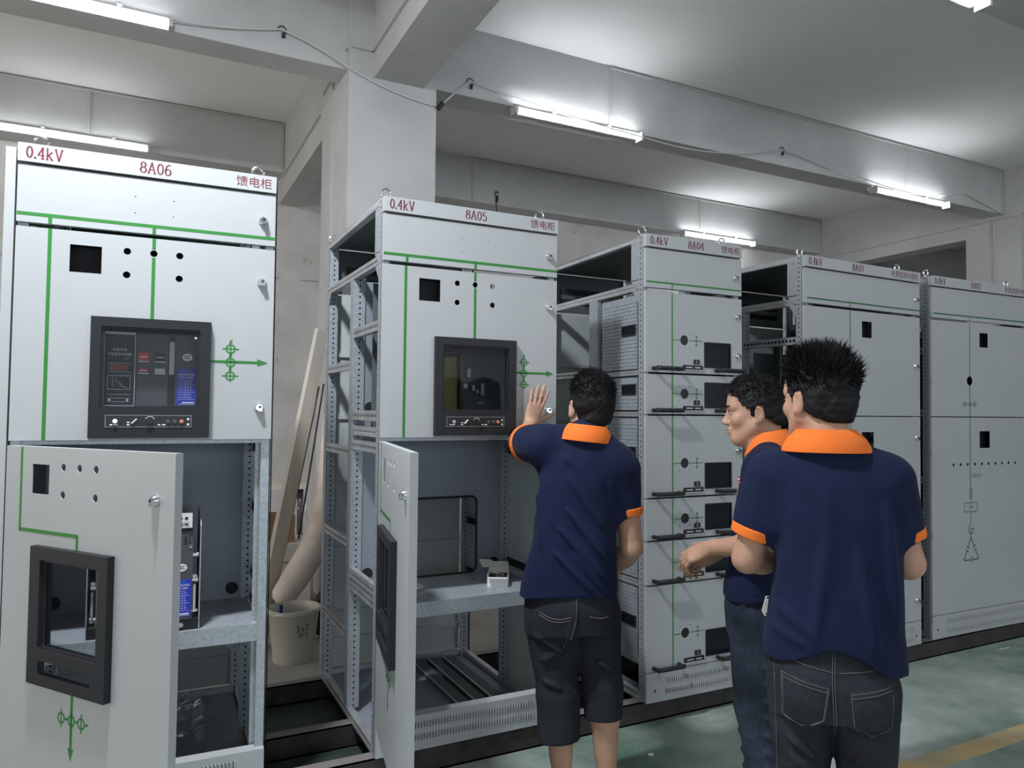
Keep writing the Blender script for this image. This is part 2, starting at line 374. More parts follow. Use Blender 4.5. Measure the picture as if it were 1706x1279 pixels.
# ================================================================== the building
CEIL = 4.42; BB = 3.88
X0, X1, Y0, Y1 = -7.0, 19.0, -9.0, 5.28
b = MBm('green_floor'); b.box(X0, Y0, -0.15, X1, 1.04, 0.0); struct('floor', b, 'worn green painted concrete floor', 'floor')
b = MBm('pale_floor'); b.box(X0, 1.04, -0.15, X1, Y1, 0.0); struct('floor_back', b, 'pale bare cement floor behind the cabinets', 'floor')
b = MBm('ceiling_paint'); b.box(X0, Y0, CEIL, X1, Y1, CEIL+0.2); struct('ceiling', b, 'grey white painted concrete ceiling slab', 'ceiling')
b = MBm('old_wall'); b.box(X0, Y1, 0, X1, Y1+0.2, CEIL); struct('wall_back', b, 'stained pale back wall', 'wall')
def wall_with_added_window(name, n, horizontal, fixed, a0, a1, w0, w1, lab):
    b = MBm('plaster'); z0, z1 = 1.2, 2.9
    def bx(p0, p1, q0, q1):
        if horizontal: b.box(p0, fixed-0.2, q0, p1, fixed, q1)
        else: b.box(fixed-0.2, p0, q0, fixed, p1, q1)
    bx(a0, a1, 0, z0); bx(a0, a1, z1, CEIL); bx(a0, w0, z0, z1); bx(w1, a1, z0, z1)
    struct(name, b, lab, 'wall')
    f = MBm('bezel'); k = 7  # frame of an unseen window, added to carry fill light
    for i in range(k+1):
        p = w0+(w1-w0)*i/k
        if horizontal: f.box(p-0.025, fixed-0.13, z0, p+0.025, fixed-0.08, z1)
        else: f.box(fixed-0.13, p-0.025, z0, fixed-0.08, p+0.025, z1)
    for z in (z0, z1-0.05):
        if horizontal: f.box(w0, fixed-0.13, z, w1, fixed-0.08, z+0.05)
        else: f.box(fixed-0.13, w0, z, fixed-0.08, w1, z+0.05)
    struct('window_%d' % n, f, 'long steel framed window outside the picture, number %s' % ('one' if n == 1 else 'two'), 'window')
wall_with_added_window('wall_front', 1, True, Y0, X0, X1, -4, 10, 'wall behind the photographer')
wall_with_added_window('wall_left', 2, False, X0, Y0, Y1, -4.5, 4.5, 'left end wall of the hall')
b = MBm('old_wall'); b.box(X1, Y0, 0, X1+0.2, Y1, CEIL); struct('wall_right', b, 'far right end wall', 'wall')
def st(name, mat, boxes, lab, cat):
    b = MBm(mat)
    for q in boxes: b.box(*q)
    return struct(name, b, lab, cat)
st('trim_1', 'plaster', [(2.32,2.30,0,2.98,3.16,CEIL)], 'big square concrete column rising behind the cabinet marked 8A05', 'column')
st('trim_2', 'plaster', [(10.30,2.15,0,10.95,2.80,CEIL)], 'pale square column at the right behind the cabinet marked 8A02', 'column')
st('trim_3', 'plaster', [(X0,2.35,BB,2.32,2.60,CEIL)], 'concrete ceiling beam running left from the big column', 'beam')
st('trim_4', 'plaster', [(2.98,2.35,BB,10.30,2.60,CEIL),(10.95,2.35,BB,X1,2.60,CEIL)], 'long concrete ceiling beam running right from the big column', 'beam')
st('trim_5', 'plaster', [(X0,5.0,3.90,2.32,5.27,CEIL)], 'far ceiling beam behind the cabinet marked 8A06', 'beam')
st('trim_6', 'plaster', [(2.56,5.0,3.90,10.30,5.27,CEIL)], 'far ceiling beam on the right of the big column', 'beam')
st('trim_7', 'plaster', [(2.32,3.16,3.64,2.56,Y1,CEIL)], 'cross beam running back from the big column', 'beam')
st('trim_8', 'plaster', [(2.50,-8.9,3.84,2.87,2.30,CEIL)], 'wide cross beam running forward from the big column over the aisle', 'beam')
st('trim_9', 'plaster', [(10.30,2.80,3.66,10.60,Y1,CEIL)], 'cross beam running back from the right column', 'beam')
st('trim_10', 'plaster', [(10.30,-8.9,3.84,10.66,2.15,CEIL)], 'cross beam running forward from the right column', 'beam')
st('trim_11', 'plaster', [(X0,-0.45,BB,2.50,-0.20,CEIL),(2.87,-0.45,BB,10.30,-0.20,CEIL)], 'nearest ceiling beam, cut by the top edge of the photo', 'beam')
st('trim_12', 'plaster', [(X0,-3.2,BB,2.50,-2.95,CEIL),(2.87,-3.2,BB,10.30,-2.95,CEIL)], 'ceiling beam over the photographer', 'beam')
# raised plaster edge on the back wall at about 2.9 m
st('trim_13', 'old_wall', [(-2.0,Y1-0.03,2.84,2.32,Y1,2.88),(2.56,Y1-0.03,2.84,9.0,Y1,2.88)], 'thin raised ledge line along the back wall', 'ledge')
# the dark room seen through the opening at the far right
st('wall_opening', 'old_wall', [(10.45,Y1-0.4,0,X1,Y1-0.3,3.66)], 'dim wall seen through the opening behind the right column', 'wall')
# yellow aisle line on the floor
b = MBm('yellow_line'); b.box(2.9, -0.862, 0.0, 9.5, -0.762, 0.003); struct('trim_14', b, 'faded yellow aisle line painted on the green floor', 'floor line')

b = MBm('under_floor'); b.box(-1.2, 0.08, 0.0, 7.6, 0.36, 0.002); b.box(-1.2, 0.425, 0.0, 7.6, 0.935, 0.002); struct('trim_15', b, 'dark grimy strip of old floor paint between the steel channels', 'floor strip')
# conduits ----------------------------------------------------------
def conduit(name, paths, label):
    b = MBm('conduit')
    for p in paths:
        for a, c in zip(p[:-1], p[1:]): b.beam(a, c, 0.024, 0.016)
    return tag(b.build(name), label, 'conduit')
conduit('cable_conduit', [[(4.58,2.345,4.40),(10.27,2.345,4.40),(10.27,2.345,3.88)],[(4.58,2.345,4.40),(4.58,2.345,3.90)],[(7.93+0.55,2.345,4.40),(7.93+0.55,2.345,3.88)]],
        'thin white surface conduit along the top of the long right beam')
conduit('cable_conduit', [[(-2.0,4.99,4.40),(2.31,4.99,4.40)],[(0.55,4.99,4.40),(0.55,4.99,3.99)],[(2.30,4.99,4.40),(2.30,4.99,3.92)]],
        'thin conduit along the top of the far left beam')
conduit('cable_conduit', [[(4.46,4.99,4.40),(10.29,4.99,4.40),(10.29,4.99,3.92)],[(4.46,4.99,4.40),(4.46,4.99,3.92)],[(7.9,4.99,4.40),(7.9,4.99,3.95)]],
        'thin conduit along the top of the far right beam')
conduit('cable_conduit', [[(2.31,2.30,4.02),(2.31,3.10,3.99)],[(2.31,2.75,3.99),(2.31,2.75,0.1)]], 'square conduit running down the left side of the big column')
conduit('cable_conduit', [[(2.31,3.20,3.86),(2.31,5.0,3.86)]], 'pale conduit along the cross beam behind the big column')
conduit('cable_conduit', [[(2.33,2.29,4.03),(2.49,2.29,4.03)],[(2.49,2.29,4.03),(2.49,-3.0,4.03)]], 'square conduit turning from the big column onto the cross beam over the aisle')
conduit('cable_conduit', [[(10.29,2.17,3.83),(10.29,4.98,3.83)],[(10.29,2.45,3.81),(10.29,2.45,0.2)]], 'pale conduit on the side of the right column and cross beam')

# tube lights --------------------------------------------------------
def tube_light(x0, x1, y, z, k, label, mount=True):
    t = empty('tube_light', ((x0+x1)/2, y, z)); L = (x1-x0)/2
    b = MBm('lamp_body'); b.box(-L, 0.022, 0.02, L, 0.075, 0.062); b.box(-L*0.4, 0.03, 0.06, -L*0.4+0.03, 0.06, 0.085); b.box(L*0.5, 0.03, 0.06, L*0.5+0.03, 0.06, 0.085); b.build('housing', t)
    for s in (-1, 1):
        e = MBm('terminal_grey'); e.box(s*L-0.012, -0.046, -0.02, s*L+0.012, 0.045, 0.05); e.build('lamp_holder', t)
    b = MB(); nm = 'tube_glow'
    if k != 1.0:
        nm = 'tube_glow_%g' % k
        if nm not in M_: mk(nm, (1,1,1), 0.4, emis=(0.93,0.97,1.0), estr=TUBE_E*k)
    b.mat(nm); b.cyl((-L+0.012,-0.028,0), (L-0.012,-0.028,0), 0.0145, 12); b.build('tube', t, smooth=True, angle=40)
    tag(t, label, 'tube light'); return t
for q in TUBES: tube_light(*q[:5], q[5])
t = empty('reflector_lamp', KEY, (math.radians(24), 0, 0)); tag(t, 'reflector tube fitting over the aisle outside the photo', 'tube light')
b = MBm('lamp_body'); b.box(-0.64,-0.10,0.03,0.64,0.10,0.034); b.box(-0.64,-0.104,-0.01,0.64,-0.10,0.034); b.box(-0.64,0.10,-0.01,0.64,0.104,0.034); b.build('reflector', t)  # housing added around the key lamp so it lights downward only
b = MBm('iron'); b.cyl((-0.5,0,0.034),(-0.5,0.26,0.68),0.006,6); b.cyl((0.5,0,0.034),(0.5,0.26,0.68),0.006,6); b.build('hanging_rod', t)
for i, q in enumerate(TUBES_OFF):
    t = tube_light(*q[:5], 'tube light of the hall outside the photo'); t['group'] = 'tube lights outside the photo'

# hanging cable with hooks --------------------------------------------
def sag(p0, p1, s, n=10):
    p0, p1 = Vector(p0), Vector(p1)
    return [tuple(p0.lerp(p1, i/n)-Vector((0,0,s*4*(i/n)*(1-i/n)))) for i in range(n+1)]
b = MBm('cable_white')
path = sag((1.15,2.30,3.93),(1.85,2.33,4.05),0.02)+sag((1.85,2.33,4.05),(2.33,2.285,3.86),-0.02)[1:]+sag((2.33,2.285,3.86),(3.0,2.285,3.72),0.03)[1:]
b.tube(path, 0.006, 6)
path = sag((3.0,2.285,3.72),(3.27,2.33,3.99),-0.01)+sag((3.27,2.33,3.99),(4.86,2.225,3.80),0.02)[1:]+sag((4.86,2.225,3.80),(6.60,2.33,4.03),0.08)[1:]+sag((6.60,2.33,4.03),(7.95,2.215,3.84),0.0)[1:]+sag((7.95,2.215,3.84),(9.5,2.33,4.02),0.06)[1:]+sag((9.5,2.33,4.02),(10.27,2.33,3.87),0.0)[1:]
b.tube(path, 0.006, 6)
tag(b.build('hanging_cable', smooth=True), 'thin pale cable strung along the beam and column between wire hooks', 'cable')
def hook(x, y, z, lab):
    b = MBm('iron'); b.tube([(x+0.028*math.cos(a), y, z+0.028*math.sin(a)) for a in [PI*1.1-PI*1.4*i/10 for i in range(11)]], 0.004, 6)
    b.cyl((x+0.01,y,z-0.02),(x+0.01,y,z-0.05),0.012,8); tag(b.build('cable_hook', smooth=True, angle=40), lab, 'hook')
hook(1.86, 2.335, 4.05, 'small dark wire hook on the beam left of the big column')
hook(3.27, 2.335, 3.99, 'small dark wire hook on the beam just right of the big column')
hook(6.60, 2.335, 4.03, 'small dark wire hook on the beam between the two right tube lights')
b = MBm('cable_black'); b.tube([(2.985,2.275,3.70),(3.02,2.27,3.75)], 0.02, 8); tag(b.build('cable_joint', smooth=True, angle=40), 'black taped cable joint on the corner of the big column', 'cable joint')
b = MBm('iron'); b.tube([(4.765,4.98,3.93),(4.772,4.98,4.00)], 0.016, 6); b.tube([(4.765,4.98,3.80),(4.76,4.985,3.95)],0.006,6); b.tube([(4.765+0.022*math.cos(a),4.985,4.03+0.026*math.sin(a)) for a in [0.3*i for i in range(16)]],0.005,6); b.cyl((4.765,4.97,4.045),(4.765,5.0,4.045),0.005,6)
b.M = Matrix.Identity(4)
hw = b.build('cable_hook', smooth=True); hw.location = (0,0,0)
tag(hw, 'thin black hook and wire standing up behind the cabinet marked 8A05', 'hook')

# steel channels under the cabinets -----------------------------------
def channel(x0, x1, y0, y1, lab, flip=False):
    b = MBm('channel_steel'); t = 0.008
    b.box(x0, y0, 0, x1, y0+t, 0.099); b.box(x0, y0, 0.099-t, x1, y1, 0.0990); b.box(x0, y0, 0, x1, y1, t)
    b.mat('channel_edge'); b.box(x0, y0, 0.0990, x1, y1, 0.0994)
    return tag(b.build('steel_channel'), lab, 'steel channel', 'steel channels the cabinets stand on')
channel(-1.2, 7.6, 0.02, 0.075, 'dark steel channel on the green floor under the fronts of the cabinets')
channel(-1.2, 7.6, 0.94, 0.99, 'dark steel channel under the backs of the cabinets, seen in the gap beside the bucket')
channel(-1.2, 7.6, 0.365, 0.42, 'middle steel channel crossing the gap between the cabinets marked 8A06 and 8A05')
# ================================================================== switchgear cabinets
POSE = {'6': (0.6927, 0.0004, -0.0282), '5': (1.9070, 0.0068, 0.0015), '4': (3.1849, -0.0153, -0.0113), '3': (4.2134, -0.0204, 0.0289), '2': (5.3456, 0.0284, -0.0214)}
LEAN = {'6': 0.0026, '5': 0.0016, '4': 0.0077, '3': -0.0044, '2': -0.0071}
DEP = 1.0
def lock(parent, x, z, y=0.0, nrm=-1):
    b = MBm('chrome'); b.M = Matrix.Translation((x, y, z))
    b.tube([(0,0,0),(0,nrm*0.004,0),(0,nrm*0.012,0),(0,nrm*0.014,0)], [0.0165,0.0165,0.0125,0.0115], 20)
    b.box(-0.003, nrm*0.014, -0.014, 0.010, nrm*0.020, 0.004)
    b.mat('hole_dark'); b.cyl((0.002,nrm*0.014,0.001),(0.002,nrm*0.0205,0.001),0.0045,10)
    return b.build('lock', parent, smooth=True, angle=35)
def door(parent, name, x0, z0, x1, z1, holes=(), depth=0.022, y=0.0):
    """folded sheet steel door, front face at y, with real cut-outs"""
    b = MBm('cabinet_paint'); plate(b, [rect(x0, z0, x1, z1)]+list(holes), y, y+0.003)
    b.box(x0, y+0.0031, z0, x0+0.003, y+depth, z1); b.box(x1-0.003, y+0.0031, z0, x1, y+depth, z1)
    b.box(x0+0.003, y+0.0031, z1-0.003, x1-0.003, y+depth, z1); b.box(x0+0.003, y+0.0031, z0, x1-0.003, y+depth, z0+0.003)
    return b.build(name, parent)
def lines(parent, segs, wdt=0.011, mat='green_line', y=-0.0006, name='mimic_line'):
    b = MBm(mat)
    for (xa, za, xb, zb) in segs:
        if abs(xa-xb) < 1e-6: b.box(xa-wdt/2, y, min(za,zb), xa+wdt/2, y+0.0005, max(za,zb))
        elif abs(za-zb) < 1e-6: b.box(min(xa,xb), y, za-wdt/2, max(xa,xb), y+0.0005, za+wdt/2)
        else:
            d = Vector((xb-xa, zb-za)).normalized(); n = Vector((-d.y, d.x))*wdt/2
            b.add([(xa+n.x,y,za+n.y),(xa-n.x,y,za-n.y),(xb-n.x,y,zb-n.y),(xb+n.x,y,zb+n.y)], [(0,1,2,3)])
    return b
def ring(b, x, z, r, w_, y=-0.0007, a0=0, a1=360, n=24):
    v = []; k = n
    for i in range(k+1):
        a = math.radians(a0+(a1-a0)*i/k)
        v += [(x+(r-w_/2)*math.cos(a), y, z+(r-w_/2)*math.sin(a)), (x+(r+w_/2)*math.cos(a), y, z+(r+w_/2)*math.sin(a))]
    b.add(v, [(2*i, 2*i+1, 2*i+3, 2*i+2) for i in range(k)])
def seg(b, xa, za, xb, zb, wdt, y=-0.0008):
    d = Vector((xb-xa, zb-za)).normalized(); n = Vector((-d.y, d.x))*wdt/2
    b.add([(xa+n.x,y,za+n.y),(xa-n.x,y,za-n.y),(xb-n.x,y,zb-n.y),(xb+n.x,y,zb+n.y)], [(0,1,2,3)])
def ct_symbol(b, x, z, r, w_, vertical=True):
    """current transformer sign: ring, short bar through it and two slashes beside it"""
    ring(b, x, z, r, w_)
    if vertical: seg(b, x-r*1.9, z, x+r*1.9, z, w_*0.8); ofs = [(0, r*1.45), (0, r*1.95)]
    else: seg(b, x, z-r*1.9, x, z+r*1.9, w_*0.8); ofs = [(r*1.45, 0), (r*1.95, 0)]
    for a, c in ofs: seg(b, x+a-r*0.35, z+c-r*0.2, x+a+r*0.35, z+c+r*0.35, w_*0.7)
def arrow(b, x0, z0, x1, z1, wdt, hl, hwid, y=-0.0008):
    d = Vector((x1-x0, z1-z0)); L = d.length; d.normalize(); n = Vector((-d.y, d.x))
    e = Vector((x1, z1))-d*hl; seg(b, x0, z0, e.x, e.y, wdt, y)
    b.add([(e.x+n.x*hwid, y, e.y+n.y*hwid), (e.x-n.x*hwid, y, e.y-n.y*hwid), (x1, y, z1)], [(0,1,2)])
def louvres(parent, x0, x1, zs, y=0.0, name='louvre_slots', pitch=0.0125, h=0.024):
    n = int((x1-x0)/pitch)
    for z in zs:
        b = MBm('zinc_rail')
        for i in range(n+1):
            x = x0+i*pitch
            b.mat('hole_dark'); b.box(x-0.0034, y-0.0006, z-h/2, x+0.0040, y-0.0001, z+h/2)
            b.mat('cabinet_paint'); b.add([(x-0.0010,y-0.0006,z-h/2),(x+0.001,y-0.005,z-h/2+0.002),(x+0.001,y-0.005,z+h/2-0.002),(x-0.0010,y-0.0006,z+h/2),(x+0.0040,y-0.0006,z-h/2),(x+0.0030,y-0.005,z-h/2+0.002),(x+0.0030,y-0.005,z+h/2-0.002),(x+0.0040,y-0.0006,z+h/2)],
                  [(0,1,2,3),(7,6,5,4),(0,4,5,1),(1,5,6,2),(2,6,7,3)])
        b.build(name, parent)
def eye(parent, x, y=0.045):
    b = MBm('chrome')
    b.cyl((x,y,2.197),(x,y,2.206),0.016,14)
    b.tube([(x+0.020*math.cos(a), y, 2.222+0.020*math.sin(a)) for a in [-PI*0.42+PI*1.84*i/20 for i in range(21)]], 0.0048, 8)
    return b.build('lifting_eye', parent, smooth=True, angle=40)
def slot_rail(parent, y0, y1, zc, x=0.004, h=0.042, side=1, mat='zinc_rail', name='cross_rail'):
    """C profile running front to back with a row of oblong holes"""
    b = MBm(mat); L = y1-y0
    perf(b, axes((x, y0, zc-h/2), (0,1,0), (0,0,1)), L, h, [h/2], 0.025, 0.006, 0.008, rnd=False, bk=0.012*side)
    b.box(x, y0, zc+h/2-0.002, x+side*0.022, y1, zc+h/2); b.box(x, y0, zc-h/2, x+side*0.022, y1, zc-h/2+0.002)
    return b.build(name, parent)
def plain_rail(parent, y0, y1, z0, z1, x=0.0, name='cross_rail', wd=0.03, side=1):
    b = MBm('zinc_rail'); h = z1-z0; xs = sorted((x, x+side*wd))
    b.box(xs[0]+0.003, y0, z0, xs[1], y1, z1)
    b.box(xs[0] if side > 0 else xs[1]-0.003, y0, z0, xs[0]+0.003 if side > 0 else xs[1], y1, z0+h*0.33)
    b.box(xs[0] if side > 0 else xs[1]-0.003, y0, z1-h*0.42, xs[0]+0.003 if side > 0 else xs[1], y1, z1)
    return b.build(name, parent)
def front_post(parent, side, W, z0=0.0, z1=2.2, wide=0.06, mat='galvanised'):
    x = 0.0 if side < 0 else W; s = 1 if side < 0 else -1
    b = MBm(mat)
    perf(b, axes((x+s*0.001, 0.024, z0), (0,0,1), (0,1,0)), z1-z0, wide-0.024, [0.019], 0.025)
    perf(b, axes((x+s*0.003, wide, z0), (0,0,1), (s,0,0)), z1-z0, 0.045, [0.024], 0.025, bk=0.008*s)
    b.box(x+s*0.003, 0.024, z0, x+s*0.031, 0.026, z1)
    b.box(x+s*0.031, 0.027, z0, x+s*0.033, 0.042, z1)
    return b.build('frame_post', parent)
def rear_post(parent, side, W, y=DEP, mat='galvanised'):
    x = 0.0 if side < 0 else W; s = 1 if side < 0 else -1
    b = MBm(mat)
    perf(b, axes((x+s*0.001, y-0.06, 0), (0,0,1), (0,1,0)), 2.2, 0.06, [0.028], 0.025)
    perf(b, axes((x+s*0.003, y-0.06, 0), (0,0,1), (s,0,0)), 2.2, 0.045, [0.024], 0.025, bk=0.008*s)
    return b.build('frame_post', parent)
def mid_post(parent, side, W, y0, y1, z0=0.03, z1=1.945):
    x = 0.0 if side < 0 else W; s = 1 if side < 0 else -1
    b = MBm('galvanised')
    b.box(x+s*0.001, y0, z0, x+s*0.004, y1, z1)
    perf(b, axes((x+s*0.004, y0, z0), (0,0,1), (s,0,0)), z1-z0, 0.05, [0.026], 0.025, bk=0.008*s)
    return b.build('middle_post', parent)
def gusset(b, x, y, z, dy, dz, t=0.003):
    b.add([(x,y,z),(x,y+dy,z),(x,y,z+dz),(x+t,y,z),(x+t,y+dy,z),(x+t,y,z+dz)], [(0,1,2),(3,5,4),(0,3,4,1),(1,4,5,2),(2,5,3,0)])

CN = {'6': '馈电柜', '5': '馈电柜', '4': '馈电柜', '3': '有源滤波补偿柜', '2': '有源滤波补偿柜'}
def shell(c, W, label, eyes, left_open=True, right_open=True):
    x, y, r = POSE[c]
    t = empty('switchgear_cabinet', (x, y, 0.10), (-LEAN[c], 0, r)); tag(t, label, 'cabinet')
    # name plate with its lettering
    b = MBm('cabinet_paint'); b.box(0.001, -0.006, 2.14, W-0.001, 0.03, 2.2); npl = b.build('name_plate', t)
    b = MBm('letter_red'); yy = -0.0066
    roman(b, '0.4kV', 0.024, 2.153, yy, 0.037, 0.103); b.build('lettering', npl); b = MBm('letter_red')
    xc = W/2 if W != 1.0 else 0.426
    roman(b, '8A0'+c, xc-0.049, 2.153, yy, 0.037, 0.098); b.build('lettering', npl); b = MBm('letter_red')
    if W == 1.0: text(b, CN[c], 0.722, 2.1555, yy, 0.040, width=0.252)
    else: text(b, CN[c], W-0.14, 2.1555, yy, 0.040, width=0.122)
    b.build('lettering', npl)
    # frame
    for s in (-1, 1): front_post(t, s, W); rear_post(t, s, W)
    b = MBm('dark_panel'); b.box(0.01, 0.03, 2.186, W-0.01, DEP-0.01, 2.19); b.mat('zinc_rail')
    for xx in (0.0, W-0.03): b.box(xx, 0.06, 2.172, xx+0.03, DEP-0.002, 2.1995)
    b.mat('cabinet_paint'); b.box(0.0, 0.03, 2.1905, W, DEP, 2.199); b.build('roof_panel', t)
    for s in (-1, 1):
        xx = 0.0 if s < 0 else W; sg = 1 if s < 0 else -1
        if (s < 0 and not left_open) or (s > 0 and not right_open): continue
        plain_rail(t, 0.07, DEP-0.005, 1.936, 1.972, xx, side=sg)
        g = MBm('galvanised'); g.box(xx+sg*0.001, 0.06, 1.99, xx+sg*0.003, 0.118, 2.172); gusset(g, xx+(0.001 if s < 0 else -0.004), 0.06, 1.985, 0.058, -0.045); g.build('corner_gusset', t)
        g = MBm('galvanised'); gusset(g, xx+(0.001 if s < 0 else -0.004), 0.06, 1.936, 0.05, -0.06); gusset(g, xx+(0.001 if s < 0 else -0.004), DEP-0.06, 1.936, -0.05, -0.06); g.build('corner_gusset', t)
    for s in (-1, 1):
        xx = 0.0 if s < 0 else W; sg = 1 if s < 0 else -1
        plain_rail(t, 0.06, DEP-0.06, 0.0, 0.036, xx, side=sg, name='bottom_rail')
    b = MBm('zinc_rail'); b.box(0.03, DEP-0.05, 0.0, W-0.03, DEP-0.02, 0.036); b.build('bottom_rail', t)
    # rear cover with horizontal folds and a vented strip at the top
    b = MBm('inner_paint'); b.box(0.045, DEP-0.018, 0.04, W-0.045, DEP-0.012, 1.94)
    for z in (0.16, 0.30, 0.62, 0.98, 1.30, 1.62): b.box(0.045, DEP-0.032, z, W-0.045, DEP-0.018, z+0.022)
    b.box(W*0.5-0.01, DEP-0.028, 0.64, W*0.5+0.01, DEP-0.018, 0.98)
    b.build('rear_cover', t)
    b = MBm('dark_panel'); b.box(0.045, DEP-0.018, 1.95, W-0.045, DEP-0.012, 2.18)
    b.mat('hole_dark')
    for k in range(2):
        for i in range(int((W-0.2)/0.0125)): b.box(0.1+i*0.0125, DEP-0.0215, 2.00+k*0.06, 0.107+i*0.0125, DEP-0.018, 2.035+k*0.06)
    b.build('vented_panel', t)
    for e in eyes: eye(t, e)
    for e in eyes: eye(t, e, DEP-0.05)
    # top door
    d = door(t, 'top_door', 0.002, 1.945, W-0.002, 2.132, [circ(a, q, 0.0022, 8) for a, q in ((0.34,2.068),(0.459,2.067),(0.34,2.012),(0.459,2.012))] if c in '65' else [])
    lock(d, W-0.045, 2.034)
    lw = 0.011 if c in '65' else 0.008
    xs = 0.003 if c in '654' else 0.018
    b = lines(d, [(xs, 1.972, W-0.003, 1.972)], lw, 'green_line' if c in '654' else 'dark_green_line')
    for vx in ({'6': (0.095, 0.4), '5': (0.1, 0.401), '4': (0.157,), '3': (0.363,), '2': (0.368,)}[c]): seg(b, vx, 1.9455, vx, 1.972, lw if c in '65' else 0.006)
    b.build('mimic_line', d)
    return t
def skirt(t, W, x0, x1, zs=(0.05, 0.098)):
    b = MBm('cabinet_paint'); b.box(0.002, 0.0, 0.0, W-0.002, 0.02, 0.132); b.box(0.002, 0.0, 0.132, W-0.002, 0.05, 0.136)
    k = b.build('skirt_panel', t); louvres(k, x0, x1, zs)
    e = MBm('hole_dark'); e.cyl((0.05,-0.0008,0.052),(0.05,0.0,0.052),0.006,10); e.cyl((W-0.05,-0.0008,0.052),(W-0.05,0.0,0.052),0.006,10); e.build('fixing_screw', k)

def bezel(parent, x0, z0, x1, z1, win, ctl, y=0.0, glass=True, solid_ctl=True):
    """dark raised breaker surround with window and control strip"""
    b = MBm('bezel'); d = 0.022
    holes = [rect(*win, r=0.006)]+([] if solid_ctl else [rect(*ctl, r=0.003)])
    plate(b, [rect(x0, z0, x1, z1)]+holes, y-d, y-0.0005)
    # inner step around the window
    wx0, wz0, wx1, wz1 = win; plate(b, [rect(wx0-0.004, wz0-0.004, wx1+0.004, wz1+0.004), rect(wx0+0.008, wz0+0.008, wx1-0.008, wz1-0.008, r=0.006)], y-d+0.008, y-d+0.014)
    o = b.build('window_bezel', parent)
    if glass:
        g = MBm('glass'); g.box(wx0+0.002, y-d+0.0145, wz0+0.002, wx1-0.002, y-d+0.0165, wz1-0.002); g.build('window_pane', o)
    if solid_ctl:
        cx0, cz0, cx1, cz1 = ctl; q = MBm('black_plastic'); q.box(cx0, y-d-0.0012, cz0, cx1, y-d+0.001, cz1)
        zc = (cz0+cz1)/2; w = cx1-cx0; yf = y-d-0.0013
        q.mat('label_white'); fr = (cx0+0.003, cz0+0.003, cx1-0.003, cz1-0.003)
        for a in ((fr[0],fr[1],fr[2],fr[1]),(fr[0],fr[3],fr[2],fr[3]),(fr[0],fr[1],fr[0],fr[3]),(fr[2],fr[1],fr[2],fr[3])): seg(q, *a, 0.0006, yf)
        for k, (a, l) in enumerate(((0.06,0.03),(0.10,0.05),(0.25,0.03),(0.25,0.03),(0.60,0.03),(0.65,0.04))): q.box(cx0+w*a, yf-0.0001, zc-0.014+(0.008*(k == 3)), cx0+w*a+w*l, yf, zc-0.010+(0.008*(k == 3)))
        for k in range(2): q.box(cx0+w*0.94, yf-0.0001, zc+0.004-0.018*k, cx0+w*0.965, yf, zc+0.011-0.018*k)
        ring(q, cx0+w*0.51, zc+0.002, 0.014, 0.0016, yf-0.0001, 20, 160)
        s = q.build('control_strip', o)
        kn = MBm('chrome'); kn.cyl((cx0+w*0.12,yf,zc),(cx0+w*0.12,yf-0.008,zc),0.0075,16); kn.build('key_switch', s, smooth=True, angle=40)
        kn = MBm('white_plastic'); kn.M = Matrix.Translation((cx0+w*0.33,yf-0.003,zc))@Matrix.Rotation(math.radians(-45 if x0 < 0.3 else 45),4,'Y'); kn.box(-0.011,-0.003,-0.002,0.011,0.003,0.002); kn.build('selector_lever', s)
        kn = MBm('black_plastic'); kn.cyl((cx0+w*0.51,yf,zc),(cx0+w*0.51,yf-0.009,zc),0.0095,16); kn.build('rotary_knob', s, smooth=True, angle=40)
        for k, a in enumerate((0.715, 0.795, 0.875)):
            kn = MBm('lamp_red' if k == 2 else 'breaker_grey'); kn.cyl((cx0+w*a,yf,zc),(cx0+w*a,yf-0.006,zc),0.0062,14)
            kk = kn.build('indicator_lamp', s, smooth=True, angle=40)
            if k == 2: kk['label'] = 'orange red indicator lamp'
    return o
HOL6 = [(0.320,1.878,0.0115),(0.401,1.878,0.0115),(0.482,1.878,0.0115),(0.320,1.798,0.0115),(0.482,1.798,0.0115)]
def shade_backing(parent, rects, y=0.03):  # dark sheets behind door cut-outs, painting in the shade inside the cabinet
    b = MBm('hole_dark')
    for q in rects: b.box(q[0], y, q[1], q[2], y+0.002, q[3])
    return b.build('inner_shield', parent)
def upper_feeder_door(t, W, symx):
    d = door(t, 'upper_door', 0.002, 1.240, W-0.002, 1.930, [rect(0.153,1.794,0.245,1.885)]+[circ(*q) for q in HOL6]+[rect(0.245,1.330,0.562,1.630)])
    for z in (1.808, 1.354): lock(d, 0.755, z)
    b = lines(d, [(0.096,1.241,0.096,1.93)], 0.011); b.build('mimic_line', d)
    b = lines(d, [(0.401,1.892,0.401,1.93),(0.401,1.65,0.401,1.864)], 0.011)
    b.build('mimic_line', d); b = MBm('green_line'); arrow(b, 0.59, 1.515, 0.782, 1.515, 0.009, 0.036, 0.013)
    seg(b, symx, 1.582, symx, 1.444, 0.004)
    for z in (1.561, 1.513, 1.465): ct_symbol(b, symx, z, 0.0145, 0.005)
    b.build('mimic_line', d)
    shade_backing(d, [(0.13,1.77,0.27,1.91),(0.295,1.78,0.50,1.90)], 0.05)
    bezel(d, 0.221, 1.247, 0.589, 1.650, (0.252,1.346,0.554,1.619), (0.268,1.281,0.534,1.326))
    return d
